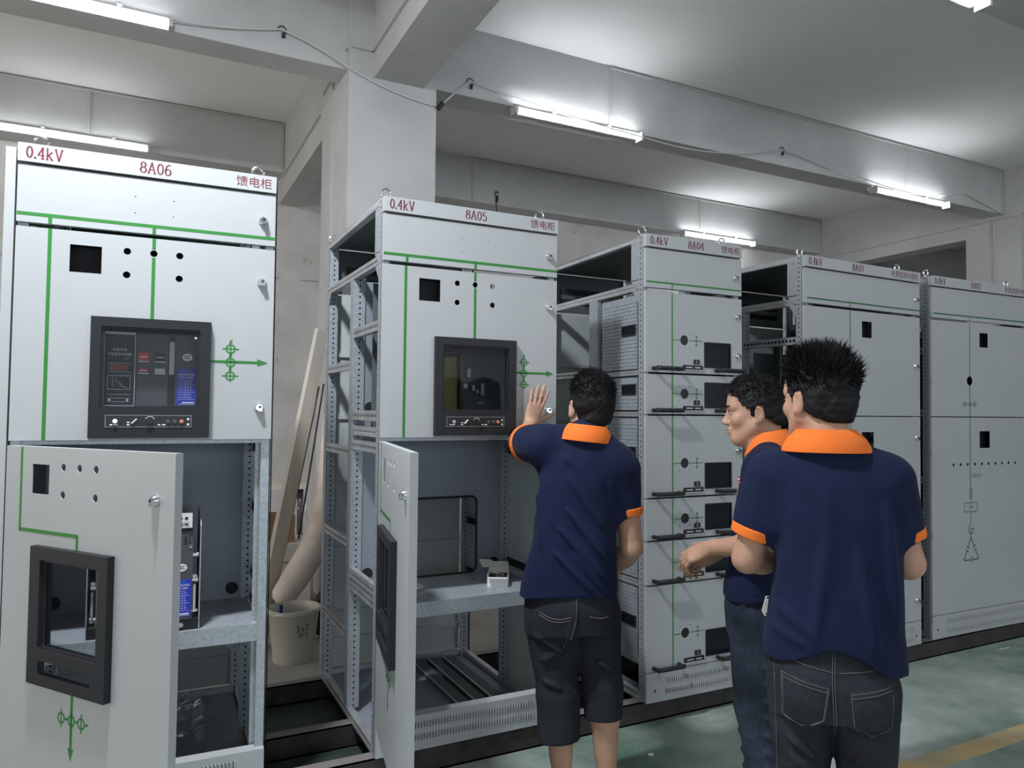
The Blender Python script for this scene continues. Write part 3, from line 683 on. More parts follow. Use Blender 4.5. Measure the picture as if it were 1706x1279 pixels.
def open_door(t, hx, hy, ang):
    """lower feeder door swung out on its left hinge; built flat in its own axes, then turned"""
    Wd = 0.786
    b = MBm('cabinet_paint')
    hol = [(0.295,1.168),(0.372,1.168),(0.449,1.168),(0.295,1.086),(0.449,1.086)]
    plate(b, [rect(0.0,0.140,Wd,1.226), rect(0.138,1.083,0.226,1.173), rect(0.225,0.622,0.508,0.900), rect(0.230,0.552,0.486,0.602)]+[circ(a,q,0.0115) for a,q in hol], 0.0, 0.003)
    b.box(0, 0.003, 0.14, 0.003, 0.024, 1.226); b.box(Wd-0.003, 0.003, 0.14, Wd, 0.024, 1.226); b.box(0.003, 0.003, 1.223, Wd-0.003, 0.024, 1.226); b.box(0.003, 0.003, 0.14, Wd-0.003, 0.024, 0.143)
    b.box(Wd-0.02, 0.021, 0.14, Wd-0.003, 0.024, 1.226)
    o = b.build('lower_door', t); o.location = (hx, hy, 0); o.rotation_euler = (0, 0, -ang)
    o['label'] = 'lower door swung wide open'
    lock(o, 0.711, 1.096)
    g = lines(o, [(0.083,0.9645,0.083,1.224),(0.083,0.97,0.3765,0.97),(0.371,0.93,0.371,0.97)], 0.011)
    g.build('mimic_line', o); g = MBm('green_line')
    arrow(g, 0.371, 0.520, 0.371, 0.325, 0.010, 0.036, 0.013)
    for a in (0.323, 0.371, 0.417): ct_symbol(g, a, 0.440, 0.0145, 0.005, vertical=False)
    seg(g, 0.31, 0.440, 0.43, 0.440, 0.0)if False else None
    g.build('mimic_line', o)
    q = MBm('bezel'); plate(q, [rect(0.180,0.525,0.545,0.930), rect(0.229,0.630,0.503,0.893,0.006), rect(0.234,0.556,0.482,0.598,0.003)], -0.022, -0.0005)
    plate(q, [rect(0.225,0.626,0.507,0.897), rect(0.236,0.637,0.496,0.886,0.006)], -0.012, -0.006)
    plate(q, [rect(0.22,0.618,0.512,0.905), rect(0.232,0.633,0.50,0.889,0.006)], 0.003, 0.016)
    z = q.build('window_bezel', o)
    gl = MBm('glass'); gl.box(0.232,-0.005,0.633,0.500,-0.003,0.889); gl.build('window_pane', z)
    return o

# ---- cabinet 8A06 --------------------------------------------------
c6 = shell('6', 0.8, 'nearest cabinet at the left edge, marked 8A06, pale grey with its lower door standing open', (0.056, 0.738), left_open=False, right_open=False)
b = MBm('cabinet_paint'); b.box(-0.034, 0.015, 0.0, -0.006, 1.0, 2.187); b.build('side_panel', c6)
upper_feeder_door(c6, 0.8, 0.655)
open_door(c6, 0.0, 0.0, math.radians(52.3))
skirt(c6, 0.8, 0.11, 0.70)
def lower_compartment(t, W, opening, y=0.45):
    z1 = 1.238
    b = MBm('zinc_smooth')
    hl = [circ(0.085,0.614,0.024), circ(W-0.088,0.614,0.024)] + ([rect(0.18, 0.575, 0.62, 0.937, 0.03)] if opening else [])
    plate(b, [rect(0.05, 0.572, W-0.03, z1)]+hl, y, y+0.003)
    plate(b, [rect(0.05, 1.25, 0.20, 1.93), circ(0.085,1.36,0.024)], y, y+0.003)
    b.mat('dark_panel'); b.box(0.2,y,1.25,W-0.03,y+0.003,1.93)  # this part coloured dark to paint in the shade of the closed compartment
    pnl = b.build('partition_panel', t)
    for gx, gz in ((0.085,0.614),(W-0.088,0.614),(0.085,1.36)):
        r = MBm('rubber'); r.tube([(gx,y-0.006,gz),(gx,y+0.008,gz)], 0.0245, 20); r.build('grommet', pnl, smooth=True, angle=40)
    if opening:
        r = MBm('rubber'); P = rect(0.18, 0.575, 0.62, 0.937, 0.03, 6); r.tube([(a, y-0.001, q) for a, q in P], 0.0055, 8, closed=True); r.build('rubber_edging', pnl, smooth=True)
    b = MBm('galvanised')
    plate_z = MB(); b.box(0.03, 0.03, 0.568, W-0.03, y, 0.572); b.box(0.03, 0.028, 0.512, W-0.03, 0.032, 0.572); b.box(0.03, 0.03, 0.512, W-0.03, 0.06, 0.515)
    b.mat('hole_dark')
    for sx, sy in ((0.275,0.295),(0.272,0.111),(0.553,0.109),(0.551,0.314)): b.box(sx-0.009, sy-0.004, 0.572, sx+0.009, sy+0.004, 0.5723)
    b.build('equipment_shelf', t)
    b = MBm('galvanised'); b.box(0.03, 0.03, 1.238, W-0.03, y, 1.242); b.box(0.03, 0.028, 1.225, W-0.03, 0.031, 1.242); b.build('compartment_floor', t)
    b = MBm('zinc_smooth'); b.box(0.03, 0.07, 0.006, W-0.03, DEP-0.06, 0.010)
    b.box(W*0.35, 0.09, 0.010, W*0.9, 0.16, 0.022); b.build('gland_plate', t)
lower_compartment(c6, 0.8, False)
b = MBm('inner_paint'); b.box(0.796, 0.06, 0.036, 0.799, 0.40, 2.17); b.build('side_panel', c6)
for zc in (1.20, 0.96, 0.70, 0.60): slot_rail(c6, 0.07, 0.44, zc, x=0.795, side=-1)
for zc in (0.48, 0.30): slot_rail(c6, 0.44, 0.94, zc, x=0.795, side=-1)
mid_post(c6, 1, 0.8, 0.44, 0.49)
b = MBm('galvanised'); plate_ = [(0.69,0.46),(0.75,0.46),(0.75,0.30),(0.69,0.34)]; b.prism(plate_, 0.60, 0.603); b.build('mounting_bracket', c6)

def breaker(loc, label, parent_pose, cover=True):
    """withdrawable air circuit breaker; origin at the cradle base, front at y = 0"""
    t = empty('circuit_breaker', loc, (0, 0, parent_pose)); W = 0.35; H = 0.36
    b = MBm('zinc_rail')
    for x0 in (0.0, W-0.003): b.prism([(0.0,0.0),(0.30,0.0),(0.30,0.40),(0.06,0.40),(0.0,0.36)], x0, x0+0.003, 'yz')
    b.box(0.003, 0.03, 0.0, W-0.003, 0.30, 0.004); b.build('cradle', t)
    b = MBm('black_plastic'); b.box(0.004, 0.004, 0.004, W-0.004, 0.03, 0.036); base = b.build('racking_base', t)
    k = MBm('chrome'); k.cyl((0.29,0.004,0.019),(0.29,-0.003,0.019),0.008,14); k.cyl((0.06,0.004,0.019),(0.06,-0.003,0.019),0.006,14); k.build('racking_socket', base, smooth=True, angle=40)
    b = MBm('breaker_grey')
    b.box(0.028, 0.0, 0.038, W-0.026, 0.20, H-0.065); b.box(0.028, 0.02, H-0.065, W-0.026, 0.20, H-0.02); b.box(0.04, 0.008, H-0.063, W-0.04, 0.02, H-0.03)
    b.mat('black_plastic'); b.box(0.03, 0.21, 0.05, W-0.03, 0.29, H-0.03)
    for i in range(16): b.box(0.05+i*0.0165, 0.006, H-0.060, 0.055+i*0.0165, 0.008, H-0.034)
    body = b.build('breaker_body', t)
    k = MBm('chrome'); k.cyl((W-0.034,0.001,H-0.072),(W-0.034,-0.002,H-0.072),0.0045,10); k.build('cover_screw', body)
    # trip unit at the left with a clear cover
    b = MBm('black_plastic'); b.box(0.036, -0.004, 0.045, 0.122, 0.0, 0.288)
    b.mat('display_red'); b.box(0.046,-0.0052,0.165,0.102,-0.004,0.185)
    b.mat('label_white'); text(b, '恒驱开关', 0.056, 0.232, -0.0045, 0.012, width=0.044); text(b, 'M型智能控制器', 0.043, 0.217, -0.0045, 0.011, width=0.070)
    for a in ((0.043,0.19,0.112,0.19),(0.043,0.160,0.112,0.160),(0.043,0.148,0.112,0.148),(0.043,0.10,0.112,0.10),(0.043,0.148,0.043,0.10),(0.112,0.148,0.112,0.10),(0.058,0.138,0.058,0.112),(0.068,0.138,0.068,0.128),(0.068,0.128,0.082,0.122),(0.082,0.122,0.085,0.112),(0.085,0.112,0.105,0.104),(0.043,0.083,0.112,0.083),(0.043,0.070,0.112,0.070),(0.043,0.058,0.112,0.058)): seg(b, *a, 0.0009, -0.0046)
    for i in range(6): seg(b, 0.050+i*0.011, 0.147, 0.050+i*0.011, 0.143, 0.0008, -0.0046)
    for xx in (0.05, 0.104): b.add([(xx+0.004*math.cos(a), -0.0047, 0.064+0.004*math.sin(a)) for a in [PI*k_/5 for k_ in range(10)]], [tuple(range(10))])
    b.mat('label_green'); b.box(0.094,-0.0046,0.204,0.108,-0.0044,0.208)
    tu = b.build('trip_unit', body)
    if cover:
        g = MBm('glass'); g.box(0.033,-0.016,0.042,0.125,-0.014,0.292)
        g.mat('label_white')
        for a in ((0.033,0.042,0.125,0.042),(0.033,0.292,0.125,0.292),(0.033,0.042,0.033,0.292),(0.125,0.042,0.125,0.292)):
            g.beam((a[0],-0.012,a[1]),(a[2],-0.012,a[3]),0.0016,0.008)
        g.build('clear_cover', tu)
    # indicators and buttons
    for (x0, z0, x1, z1, m_) in ((0.136,0.200,0.166,0.228,'button_red'),(0.187,0.200,0.219,0.228,'black_plastic'),(0.136,0.159,0.166,0.176,'display_red'),(0.187,0.159,0.219,0.176,'terminal_grey')):
        b = MBm('label_white'); b.box(x0-0.001, -0.001, z0-0.003, x1+0.001, 0.0, z0)
        b.mat(m_); b.box(x0, -0.004, z0, x1, 0.0, z1)
        b.mat('label_white'); b.box(x0+0.004, -0.0045, (z0+z1)/2-0.001, x1-0.004, -0.004, (z0+z1)/2+0.0015)
        b.build('push_button' if z1-z0 > 0.02 else 'state_indicator', body)
    b = MBm('black_plastic'); b.box(0.228, -0.001, 0.045, 0.252, 0.0, 0.288); b.mat('terminal_grey'); b.box(0.232, -0.007, 0.155, 0.248, -0.001, 0.270); b.build('charging_handle', body)
    # rating label and round mark
    b = MBm('label_blue'); b.box(0.258, -0.0012, 0.048, 0.320, 0.0, 0.176)
    b.mat('label_green'); text(b, 'YWEIC', 0.268, 0.164, -0.0016, 0.012, width=0.034)
    b.mat('label_white'); text(b, '智能型万能式断路器', 0.262, 0.154, -0.0016, 0.008, width=0.054); text(b, 'YCW1-2000', 0.262, 0.143, -0.0016, 0.010, width=0.048)
    for i in range(9): seg(b, 0.262, 0.137-i*0.0085, 0.262+0.054*(0.75+0.25*((i*7) % 3)/2), 0.137-i*0.0085, 0.0009, -0.0016)
    for xx in (0.285, 0.293, 0.302): seg(b, xx, 0.138, xx, 0.070, 0.0006, -0.0016)
    b.box(0.276,-0.0017,0.055,0.315,-0.0012,0.060); seg(b, 0.264, 0.0515, 0.316, 0.0515, 0.0014, -0.0016)
    b.build('rating_label', body)
    b = MBm('label_white'); b.add([(0.290+0.0165*math.cos(2*PI*i/24), -0.0012, 0.218+0.0135*math.sin(2*PI*i/24)) for i in range(24)], [tuple(range(24))])
    b.mat('black_plastic')
    for k_ in range(3): ring(b, 0.284+k_*0.006, 0.218, 0.0045, 0.0018, -0.0016, 50, 310, 12)
    b.build('round_mark', body)
    # terminal blocks on top and side mechanism
    b = MBm('white_plastic'); nT = 14
    b.box(0.06, 0.01, H-0.006, W-0.03, 0.045, H+0.044)
    b.mat('hole_dark')
    for i in range(nT):
        for zz in (0.008, 0.026): b.box(0.068+i*0.0175, 0.0085, H+zz-0.003, 0.078+i*0.0175, 0.01, H+zz+0.006)
    b.mat('terminal_grey')
    for i in range(nT): b.box(0.066+i*0.0175, 0.006, H+0.010, 0.080+i*0.0175, 0.01, H+0.018)
    b.build('terminal_block', t)
    for sx in (0.008, W-0.026):
        b = MBm('chrome')
        for zz in (0.05, 0.16, 0.25): b.cyl((sx,0.06,zz),(sx+0.020,0.06,zz),0.010,12)
        b.box(sx+0.004, 0.02, 0.055, sx+0.012, 0.05, 0.15); b.box(sx+0.002, 0.03, 0.17, sx+0.016, 0.07, 0.185)
        b.build('side_mechanism', t, smooth=True, angle=35)
    tag(t, label, 'circuit breaker'); return t
def cab_to_world(c, x, y, z):
    px_, py_, r = POSE[c]; cs, sn = math.cos(r), math.sin(r); yy = y+z*LEAN[c]
    return (px_+x*cs-yy*sn, py_+x*sn+yy*cs, 0.10+z)
breaker(cab_to_world('6', 0.226, 0.045, 0.5725), 'dark grey circuit breaker standing on the shelf behind the open lower door of cabinet 8A06', POSE['6'][2])
breaker(cab_to_world('6', 0.226, 0.055, 1.3105), 'dark grey circuit breaker behind the upper window of cabinet 8A06', POSE['6'][2])
b = MBm('galvanised'); b.box(0.05, 0.05, 1.306, 0.75, 0.44, 1.310); b.build('breaker_tray', c6)

# ---- cabinet 8A05 --------------------------------------------------
c5 = shell('5', 0.8, 'second cabinet, marked 8A05, bare perforated frame on its left side and lower door open', (0.022, 0.732))
upper_feeder_door(c5, 0.8, 0.635)
open_door(c5, -0.005, -0.005, math.radians(100.1))
skirt(c5, 0.8, 0.115, 0.70)
lower_compartment(c5, 0.8, True)
mid_post(c5, -1, 0.8, 0.445, 0.50)
mid_post(c5, 1, 0.8, 0.445, 0.50)
for zc in (1.69, 1.325, 1.195, 0.629, 0.578): slot_rail(c5, 0.062, 0.445, zc)
plain_rail(c5, 0.062, 0.445, 1.238, 1.278, 0.004)
for zc in (1.552, 1.160, 0.752, 0.350): slot_rail(c5, 0.50, 0.94, zc)
for zc in (0.62, 1.16): slot_rail(c5, 0.062, 0.445, zc, x=0.796, side=-1)
for zc in (0.752, 0.48): slot_rail(c5, 0.50, 0.94, zc, x=0.796, side=-1)
b = MBm('inner_paint'); b.box(0.7975, 0.06, 0.036, 0.7995, 0.445, 1.93); b.box(0.7975,0.50,0.50,0.7995,0.94,1.93); b.build('side_panel', c5)
b = MBm('dark_panel')
for i in range(3): b.box(0.46+i*0.085, 0.12, 0.0105, 0.52+i*0.085, 0.90, 0.034)
b.mat('zinc_rail')
for i in range(3): b.box(0.458+i*0.085, 0.12, 0.034, 0.466+i*0.085, 0.90, 0.036)
b.build('floor_channel', c5)
b = MBm('olive_board'); b.box(0.13, 0.20, 1.262, 0.30, 0.206, 1.585); b.build('insulating_board', c5)
b = MBm('olive_board'); b.box(0.315, 0.20, 1.262, 0.405, 0.206, 1.585); b.build('insulating_board', c5)
b = MBm('black_plastic'); b.box(0.41, 0.17, 1.262, 0.425, 0.20, 1.60); b.box(0.30, 0.215, 1.262, 0.315, 0.22, 1.59)
b.box(0.10, 0.14, 1.60, 0.70, 0.19, 1.64); b.build('divider_strip', c5)
b = MBm('dark_panel'); b.box(0.05, 0.30, 1.262, 0.79, 0.305, 1.90); b.build('divider_strip', c5)
for (x0, z0, x1, z1) in ((0.45,1.45,0.475,1.47),(0.50,1.44,0.512,1.465),(0.52,1.43,0.53,1.445),(0.475,1.50,0.49,1.54),(0.545,1.42,0.56,1.475),(0.53,1.38,0.555,1.39)):
    b = MBm('zinc_rail'); b.box(x0, 0.24, z0, x1, 0.26, z1); b.box(x0+0.004, 0.235, z0+0.004, x1-0.004, 0.24, z1-0.006); b.build('terminal_clamp', c5)

# ---- cabinet 8A04 --------------------------------------------------
c4 = shell('4', 0.6, 'narrow cabinet marked 8A04 with six black-handled drawers', (0.012, 0.510))
skirt(c4, 0.6, 0.115, 0.505, (0.045, 0.095))
DRW = [(1.541, 1.928, 0.160, True), (1.342, 1.532, 0.099, False), (0.948, 1.334, 0.158, False), (0.748, 0.940, 0.093, False), (0.542, 0.740, 0.095, False), (0.140, 0.534, 0.158, False)]
def grip(parent, x0, x1, z, y=0.0):
    b = MBm('black_plastic'); d = 0.040
    pts = [(x0+0.012,y,z),(x0+0.012,y-d*0.6,z),(x0+0.020,y-d,z)]+[(x1-0.020,y-d,z),(x1-0.012,y-d*0.6,z),(x1-0.012,y,z)]
    b.tube(pts, [0.009,0.009,0.0098,0.0098,0.009,0.009], 12)
    for s in (x0+0.012, x1-0.012): b.tube([(s,y-d-0.001,z),(s,y-d+0.001,z)], 0.012, 12)
    n = 9
    for i in range(n): xx = x0+0.03+(x1-x0-0.06)*i/(n-1); b.tube([(xx-0.003,y-d,z),(xx+0.003,y-d,z)], 0.0108, 12)
    return b.build('grip_handle', parent, smooth=True, angle=50)
for k, (z0, z1, hz, has_locks) in enumerate(DRW):
    # drawer box: perforated left cheek, plain others
    b = MBm('galvanised'); bz0, bz1 = z0+0.022, z1-0.014
    n = int((bz1-bz0-0.01)/0.018); cols = [0.012+0.018*i for i in range(n)]
    perf(b, axes((0.012, 0.080, bz0), (0,1,0), (0,0,1)), 0.31, bz1-bz0, cols, 0.018, 0.0036, 0.0036, bk=0.012)
    b.box(0.012, 0.079, bz0-0.004, 0.03, 0.39, bz0); b.box(0.012, 0.079, bz1, 0.03, 0.39, bz1+0.004)
    b.mat('dark_panel'); b.box(0.04, 0.08, bz0, 0.56, 0.085, bz1); b.box(0.04, 0.38, bz0, 0.56, 0.385, bz1); b.box(0.56, 0.08, bz0, 0.565, 0.385, bz1); b.box(0.02,0.08,bz0,0.56,0.385,bz0+0.003)
    dr = b.build('drawer', c4); sub = dr
    hzc = (bz0+bz1)/2+0.012 if z1-z0 > 0.3 else (bz0+bz1)/2+0.02
    q = MBm('black_plastic'); q.box(0.004, 0.092, hzc-0.026, 0.0115, 0.206, hzc-0.019); q.box(0.004, 0.092, hzc+0.019, 0.0115, 0.206, hzc+0.026); q.box(0.004, 0.092, hzc-0.02, 0.0115, 0.101, hzc+0.02); q.box(0.004, 0.197, hzc-0.02, 0.0115, 0.206, hzc+0.02)
    q.mat('screen_black'); q.box(0.009, 0.10, hzc-0.02, 0.0115, 0.198, hzc+0.02); q.build('recessed_handle', dr)
    # front with cut-outs
    f = MBm('cabinet_paint'); cy = z0+hz
    hl = [circ(0.230, cy, 0.0245, 24), rect(0.352, z0+0.030, 0.524, z0+0.158, 0.006)]
    hl += [circ(a, q_, 0.0032, 8) for a in (0.197,0.262) for q_ in (cy-0.034,cy+0.034)]
    plate(f, [rect(0.002, z0, 0.598, z1)]+hl, 0.0, 0.003)
    for a in ((0.002,0.003,z0,0.005,0.022,z1),(0.595,0.003,z0,0.598,0.022,z1),(0.005,0.003,z0,0.595,0.022,z0+0.003),(0.005,0.003,z1-0.003,0.595,0.022,z1)): f.box(*a)
    fr = f.build('drawer_front', dr)
    s = MBm('screen_black'); s.box(0.345, 0.004, z0+0.024, 0.531, 0.012, z0+0.164); s.build('meter_screen', dr)
    s = MBm('black_plastic'); plate(s, [rect(0.352,z0+0.030,0.524,z0+0.158,0.006), rect(0.357,z0+0.035,0.519,z0+0.153,0.004)], -0.002, 0.004); s.build('meter_frame', dr)
    s = MBm('black_plastic'); s.tube([(0.230,0.004,cy),(0.230,0.014,cy)], 0.030, 24); s.build('rotary_switch_boss', dr)
    s = MBm('black_plastic'); s.box(0.221,-0.006,z0+0.018,0.340,0.0,z0+0.040); s.box(0.286,-0.006,z0+0.046,0.319,0.0,z0+0.068)
    s.mat('terminal_grey'); s.box(0.219,-0.0075,z0+0.014,0.342,-0.0005,z0+0.018); s.box(0.236,-0.0065,z0+0.026,0.275,-0.006,z0+0.032); s.box(0.290,-0.0065,z0+0.026,0.325,-0.006,z0+0.032); s.box(0.300,-0.0065,z0+0.050,0.303,-0.006,z0+0.064)
    s.build('position_switch', dr)
    grip(dr, 0.030, 0.200, z0+0.018); grip(dr, 0.414, 0.588, z0+0.018)
    g = lines(dr, [(0.156, z0+0.001, 0.156, z1-0.0005)], 0.007)
    g.mat('dark_green_line'); seg(g, 0.160, cy, 0.205, cy, 0.0035); arrow(g, 0.255, cy, 0.342, cy, 0.003, 0.010, 0.004)
    seg(g, 0.304, cy-0.028, 0.304, cy+0.028, 0.002)
    for zz in (-0.02, 0.0, 0.02): ring(g, 0.304, cy+zz, 0.005, 0.0018)
    g.build('mimic_line', dr)
    if has_locks:
        for zz in (1.836, 1.637): lock(dr, 0.567, zz)
    else: lock(dr, 0.567, (z0+z1)/2+0.02) if z1-z0 > 0.3 else None
for zc in (1.545, 1.346, 0.952, 0.752, 0.545, 0.185): plain_rail(c4, 0.062, 0.42, zc-0.017, zc+0.007, 0.0)
mid_post(c4, -1, 0.6, 0.42, 0.50)
for zc in (1.556, 0.95, 0.35): slot_rail(c4, 0.50, 0.94, zc, h=0.03)
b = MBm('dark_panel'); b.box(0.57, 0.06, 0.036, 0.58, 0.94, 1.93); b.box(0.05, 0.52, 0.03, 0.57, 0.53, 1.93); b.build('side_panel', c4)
b = MBm('zinc_rail'); b.box(0.01, 0.062, 0.036, 0.05, 0.5, 0.046); b.build('cross_rail', c4)

# ---- cabinets 8A03 and 8A02 ---------------------------------------
def comp_cabinet(c, label, eyes):
    t = shell(c, 1.0, label, eyes)
    d = door(t, 'upper_door', 0.002, 1.342, 0.998, 1.930, [rect(0.467,1.783,0.555,1.875)]+([circ(0.367,1.566,0.029,24)] if c == '2' else []))
    lock(d, 0.952, 1.638)
    if c == '3': lock(d, 0.952, 1.80) if False else None
    b = lines(d, [(0.365,1.3425,0.365,1.929)] if c == '3' else [(0.367,1.3425,0.367,1.537),(0.367,1.595,0.367,1.929)], 0.006, 'dark_green_line')
    for a in (0.315, 0.365, 0.412): ct_symbol(b, a, 1.419, 0.012, 0.003, vertical=False)
    seg(b, 0.30, 1.419, 0.43, 1.419, 0.002)
    b.build('mimic_line', d)
    dots = [(0.205+0.0699*i, 1.043) for i in range(10)]
    shade_backing(d, [(0.44,1.76,0.58,1.90),(0.33,1.53,0.40,1.60)], 0.05)
    d = door(t, 'lower_door', 0.002, 0.140, 0.998, 1.336, [rect(0.463,1.143,0.570,1.250)]+([circ(a,q,0.0105,14) for a, q in dots] if c == '2' else []))
    shade_backing(d, [(0.44,1.12,0.60,1.28),(0.19,1.02,0.85,1.07)], 0.05)
    for z in (1.213, 0.259, 0.74): lock(d, 0.956, z)
    b = lines(d, [(0.367,0.90,0.367,1.335)], 0.006, 'dark_green_line')
    if True:
        x = 0.370
        for q in ((x-0.012,0.892,x-0.012,0.832),(x+0.012,0.892,x+0.012,0.832),(x-0.012,0.892,x+0.012,0.892),(x-0.012,0.832,x+0.012,0.832),(x,0.90,x,0.803)): seg(b, *q, 0.0045)
        for q in ((0.308,0.803,0.434,0.803),(0.308,0.748,0.434,0.748),(0.308,0.803,0.308,0.748),(0.434,0.803,0.434,0.748)): seg(b, *q, 0.0045)
        text(b, 'FH', 0.353, 0.764, -0.0009, 0.034)
        seg(b, x, 0.748, x, 0.666, 0.0045); ring(b, x+0.004, 0.637, 0.026, 0.006, a0=110, a1=360); seg(b, x, 0.642, x+0.032, 0.642, 0.006); seg(b, x, 0.645, x, 0.590, 0.006)
        A, B_, C_ = (x,0.590), (0.300,0.448), (0.446,0.450)
        for p, q in ((A,B_),(B_,C_),(C_,A)):
            p, q = Vector(p), Vector(q); d_ = (q-p); m1 = p+d_*0.44; m2 = p+d_*0.58; n = Vector((-d_.y, d_.x)).normalized()*0.017
            seg(b, p.x, p.y, m1.x, m1.y, 0.007); seg(b, m2.x, m2.y, q.x, q.y, 0.007)
            seg(b, m1.x-n.x, m1.y-n.y, m1.x+n.x, m1.y+n.y, 0.006); seg(b, m2.x-n.x, m2.y-n.y, m2.x+n.x, m2.y+n.y, 0.006)
        for q in ((0.381,0.983,0.41,0.983),(0.381,0.963,0.41,0.963),(0.41,0.983,0.41,0.963),(0.415,0.985,0.455,0.985),(0.415,0.961,0.455,0.961),(0.415,0.985,0.415,0.961),(0.455,0.985,0.455,0.961),(0.38,0.973,0.45,0.973)): seg(b, *q, 0.0022)
        arrow(b, 0.455, 0.973, 0.485, 0.973, 0.002, 0.012, 0.006)
    b.build('mimic_line', d)
    skirt(t, 1.0, 0.14, 0.925, (0.04, 0.10))
    mid_post(t, -1, 1.0, 0.44, 0.49); slot_rail(t, 0.062, 0.94, 1.744); 
    for zc in (1.36, 0.95, 0.55, 0.2): slot_rail(t, 0.062, 0.94, zc)
    b = MBm('galvanised'); perf(b, axes((0.03, 0.235, 0.05), (0,0,1), (0,-1,0)), 1.67, 0.05, [0.013, 0.036], 0.025, 0.005, 0.007, rnd=False); b.build('inner_strut', t)
    b = MBm('dark_panel'); b.box(0.05, 0.40, 0.05, 0.95, 0.405, 1.70); b.build('mounting_panel', t)
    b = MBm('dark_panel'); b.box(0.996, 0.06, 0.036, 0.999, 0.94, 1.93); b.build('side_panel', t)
    return t
c3 = comp_cabinet('3', 'wide plain cabinet marked 8A03 behind the two men on the right', (-0.02+0.03, 0.85))
c2 = comp_cabinet('2', 'wide cabinet marked 8A02 at the right edge, with a row of ten small holes', (0.012, 0.82))
# ================================================================== loose things
# open white carton of screws on the shelf of cabinet 8A05
t = empty('screw_carton', cab_to_world('5', 0.622, 0.205, 0.5725), (0,0,math.radians(-28)))
tag(t, 'small open white carton of screws on the shelf inside cabinet 8A05', 'box')
b = MBm('card_white'); w_, l_, h_ = 0.046, 0.080, 0.052
b.box(-w_,-l_,0,w_,l_,0.0015); b.box(-w_,-l_,0.0015,-w_+0.0015,l_,h_); b.box(w_-0.0015,-l_,0.0015,w_,l_,h_*0.9); b.box(-w_+0.0015,-l_,0.0015,w_-0.0015,-l_+0.0015,h_*0.8); b.box(-w_+0.0015,l_-0.0015,0.0015,w_-0.0015,l_,h_)
b.build('carton', t)
b = MBm('card_white'); b.beam((-w_,l_,h_),(-w_-0.02,l_+0.035,h_+0.028),0.002,0.07,(1,1,0)); b.add([(-w_,l_,h_),(w_,l_,h_),(w_*0.9,l_+0.04,h_+0.02),(-w_*0.9,l_+0.04,h_+0.02),(-w_,l_+0.001,h_-0.001),(w_,l_+0.001,h_-0.001),(w_*0.9,l_+0.041,h_+0.019),(-w_*0.9,l_+0.041,h_+0.019)], [(0,1,2,3),(7,6,5,4),(0,3,7,4),(1,5,6,2),(3,2,6,7)])
b.box(-w_*0.9,-l_-0.022,h_*0.78,w_*0.9,-l_+0.001,h_*0.81); b.build('flap', t)
b = MBm('iron'); random.seed(3)
for i in range(60):
    x, y = random.uniform(-w_+0.008,w_-0.008), random.uniform(-l_+0.008,l_-0.008); a = random.uniform(0,PI); q = 0.007
    b.cyl((x-q*math.cos(a),y-q*math.sin(a),0.022+random.uniform(0,0.008)),(x+q*math.cos(a),y+q*math.sin(a),0.022+random.uniform(0,0.010)),0.0022,6)
o = b.build('screws', t); o['kind'] = 'stuff'
# crumpled clear bags
def crumple(name, loc, sx, sy, sz, seed, label, cat='plastic bag', mat='clear_film', rot=(0,0,0)):
    rs = np.random.RandomState(seed); n, k = 22, 16; v = []
    ph = rs.uniform(0, 6.28, (6,)); 
    for i in range(n):
        for j in range(k):
            u = 2*PI*j/k; t_ = i/(n-1); r = math.sin(PI*min(1, t_*0.9+0.06))**0.7
            r *= 1+0.22*math.sin(3*u+ph[0]+5*t_)+0.14*math.sin(7*u+ph[1]-9*t_)+rs.uniform(-0.05,0.05)
            v.append((sx*r*math.cos(u), sy*r*math.sin(u), max(0.0, sz*t_+0.06*sz*math.sin(5*u+ph[2]))))
    f = [(i*k+j, i*k+(j+1) % k, (i+1)*k+(j+1) % k, (i+1)*k+j) for i in range(n-1) for j in range(k)]
    b = MBm(mat); b.add(v, f); o = b.build(name); o.location = loc; o.rotation_euler = rot; tag(o, label, cat); return o
crumple('plastic_bag', cab_to_world('6', 0.52, 0.36, 0.0105), 0.085, 0.07, 0.24, 4, 'crumpled clear plastic bag standing in the bottom of cabinet 8A06', rot=(0,0.25,0.4))
crumple('plastic_bag', cab_to_world('5', 0.35, 0.20, 0.0365), 0.10, 0.05, 0.035, 9, 'torn clear film lying on the floor of cabinet 8A05 behind its louvred skirt')
b = MBm('copper_bits'); rs = np.random.RandomState(5)
for i in range(240):
    x, y, z = rs.normal(0,0.05), rs.normal(0,0.035), abs(rs.normal(0,0.010))+0.003; a, e = rs.uniform(0,2*PI), rs.uniform(-0.5,0.5); q = 0.010
    d = Vector((math.cos(a),math.sin(a),e))*q; b.mat('copper_bits' if i % 3 else 'chrome'); b.cyl(tuple(Vector((x,y,z+q))-d), tuple(Vector((x,y,z+q))+d), 0.002, 5)
o = b.build('loose_hardware'); o.location = cab_to_world('6', 0.52, 0.19, 0.0105); tag(o, 'heap of small loose bolts and clips in the bottom of cabinet 8A06', 'hardware', kind='stuff')
b = MBm('blue_plastic'); b.box(-0.02,-0.05,0,0.02,0.05,0.035); b.cyl((-0.012,0.05,0.02),(-0.012,0.09,0.02),0.012,10); o = b.build('blue_tool_case'); o.location = cab_to_world('6', 0.36, 0.28, 0.0105); tag(o, 'small dark blue plastic case beside the hardware in the bottom of cabinet 8A06', 'case')

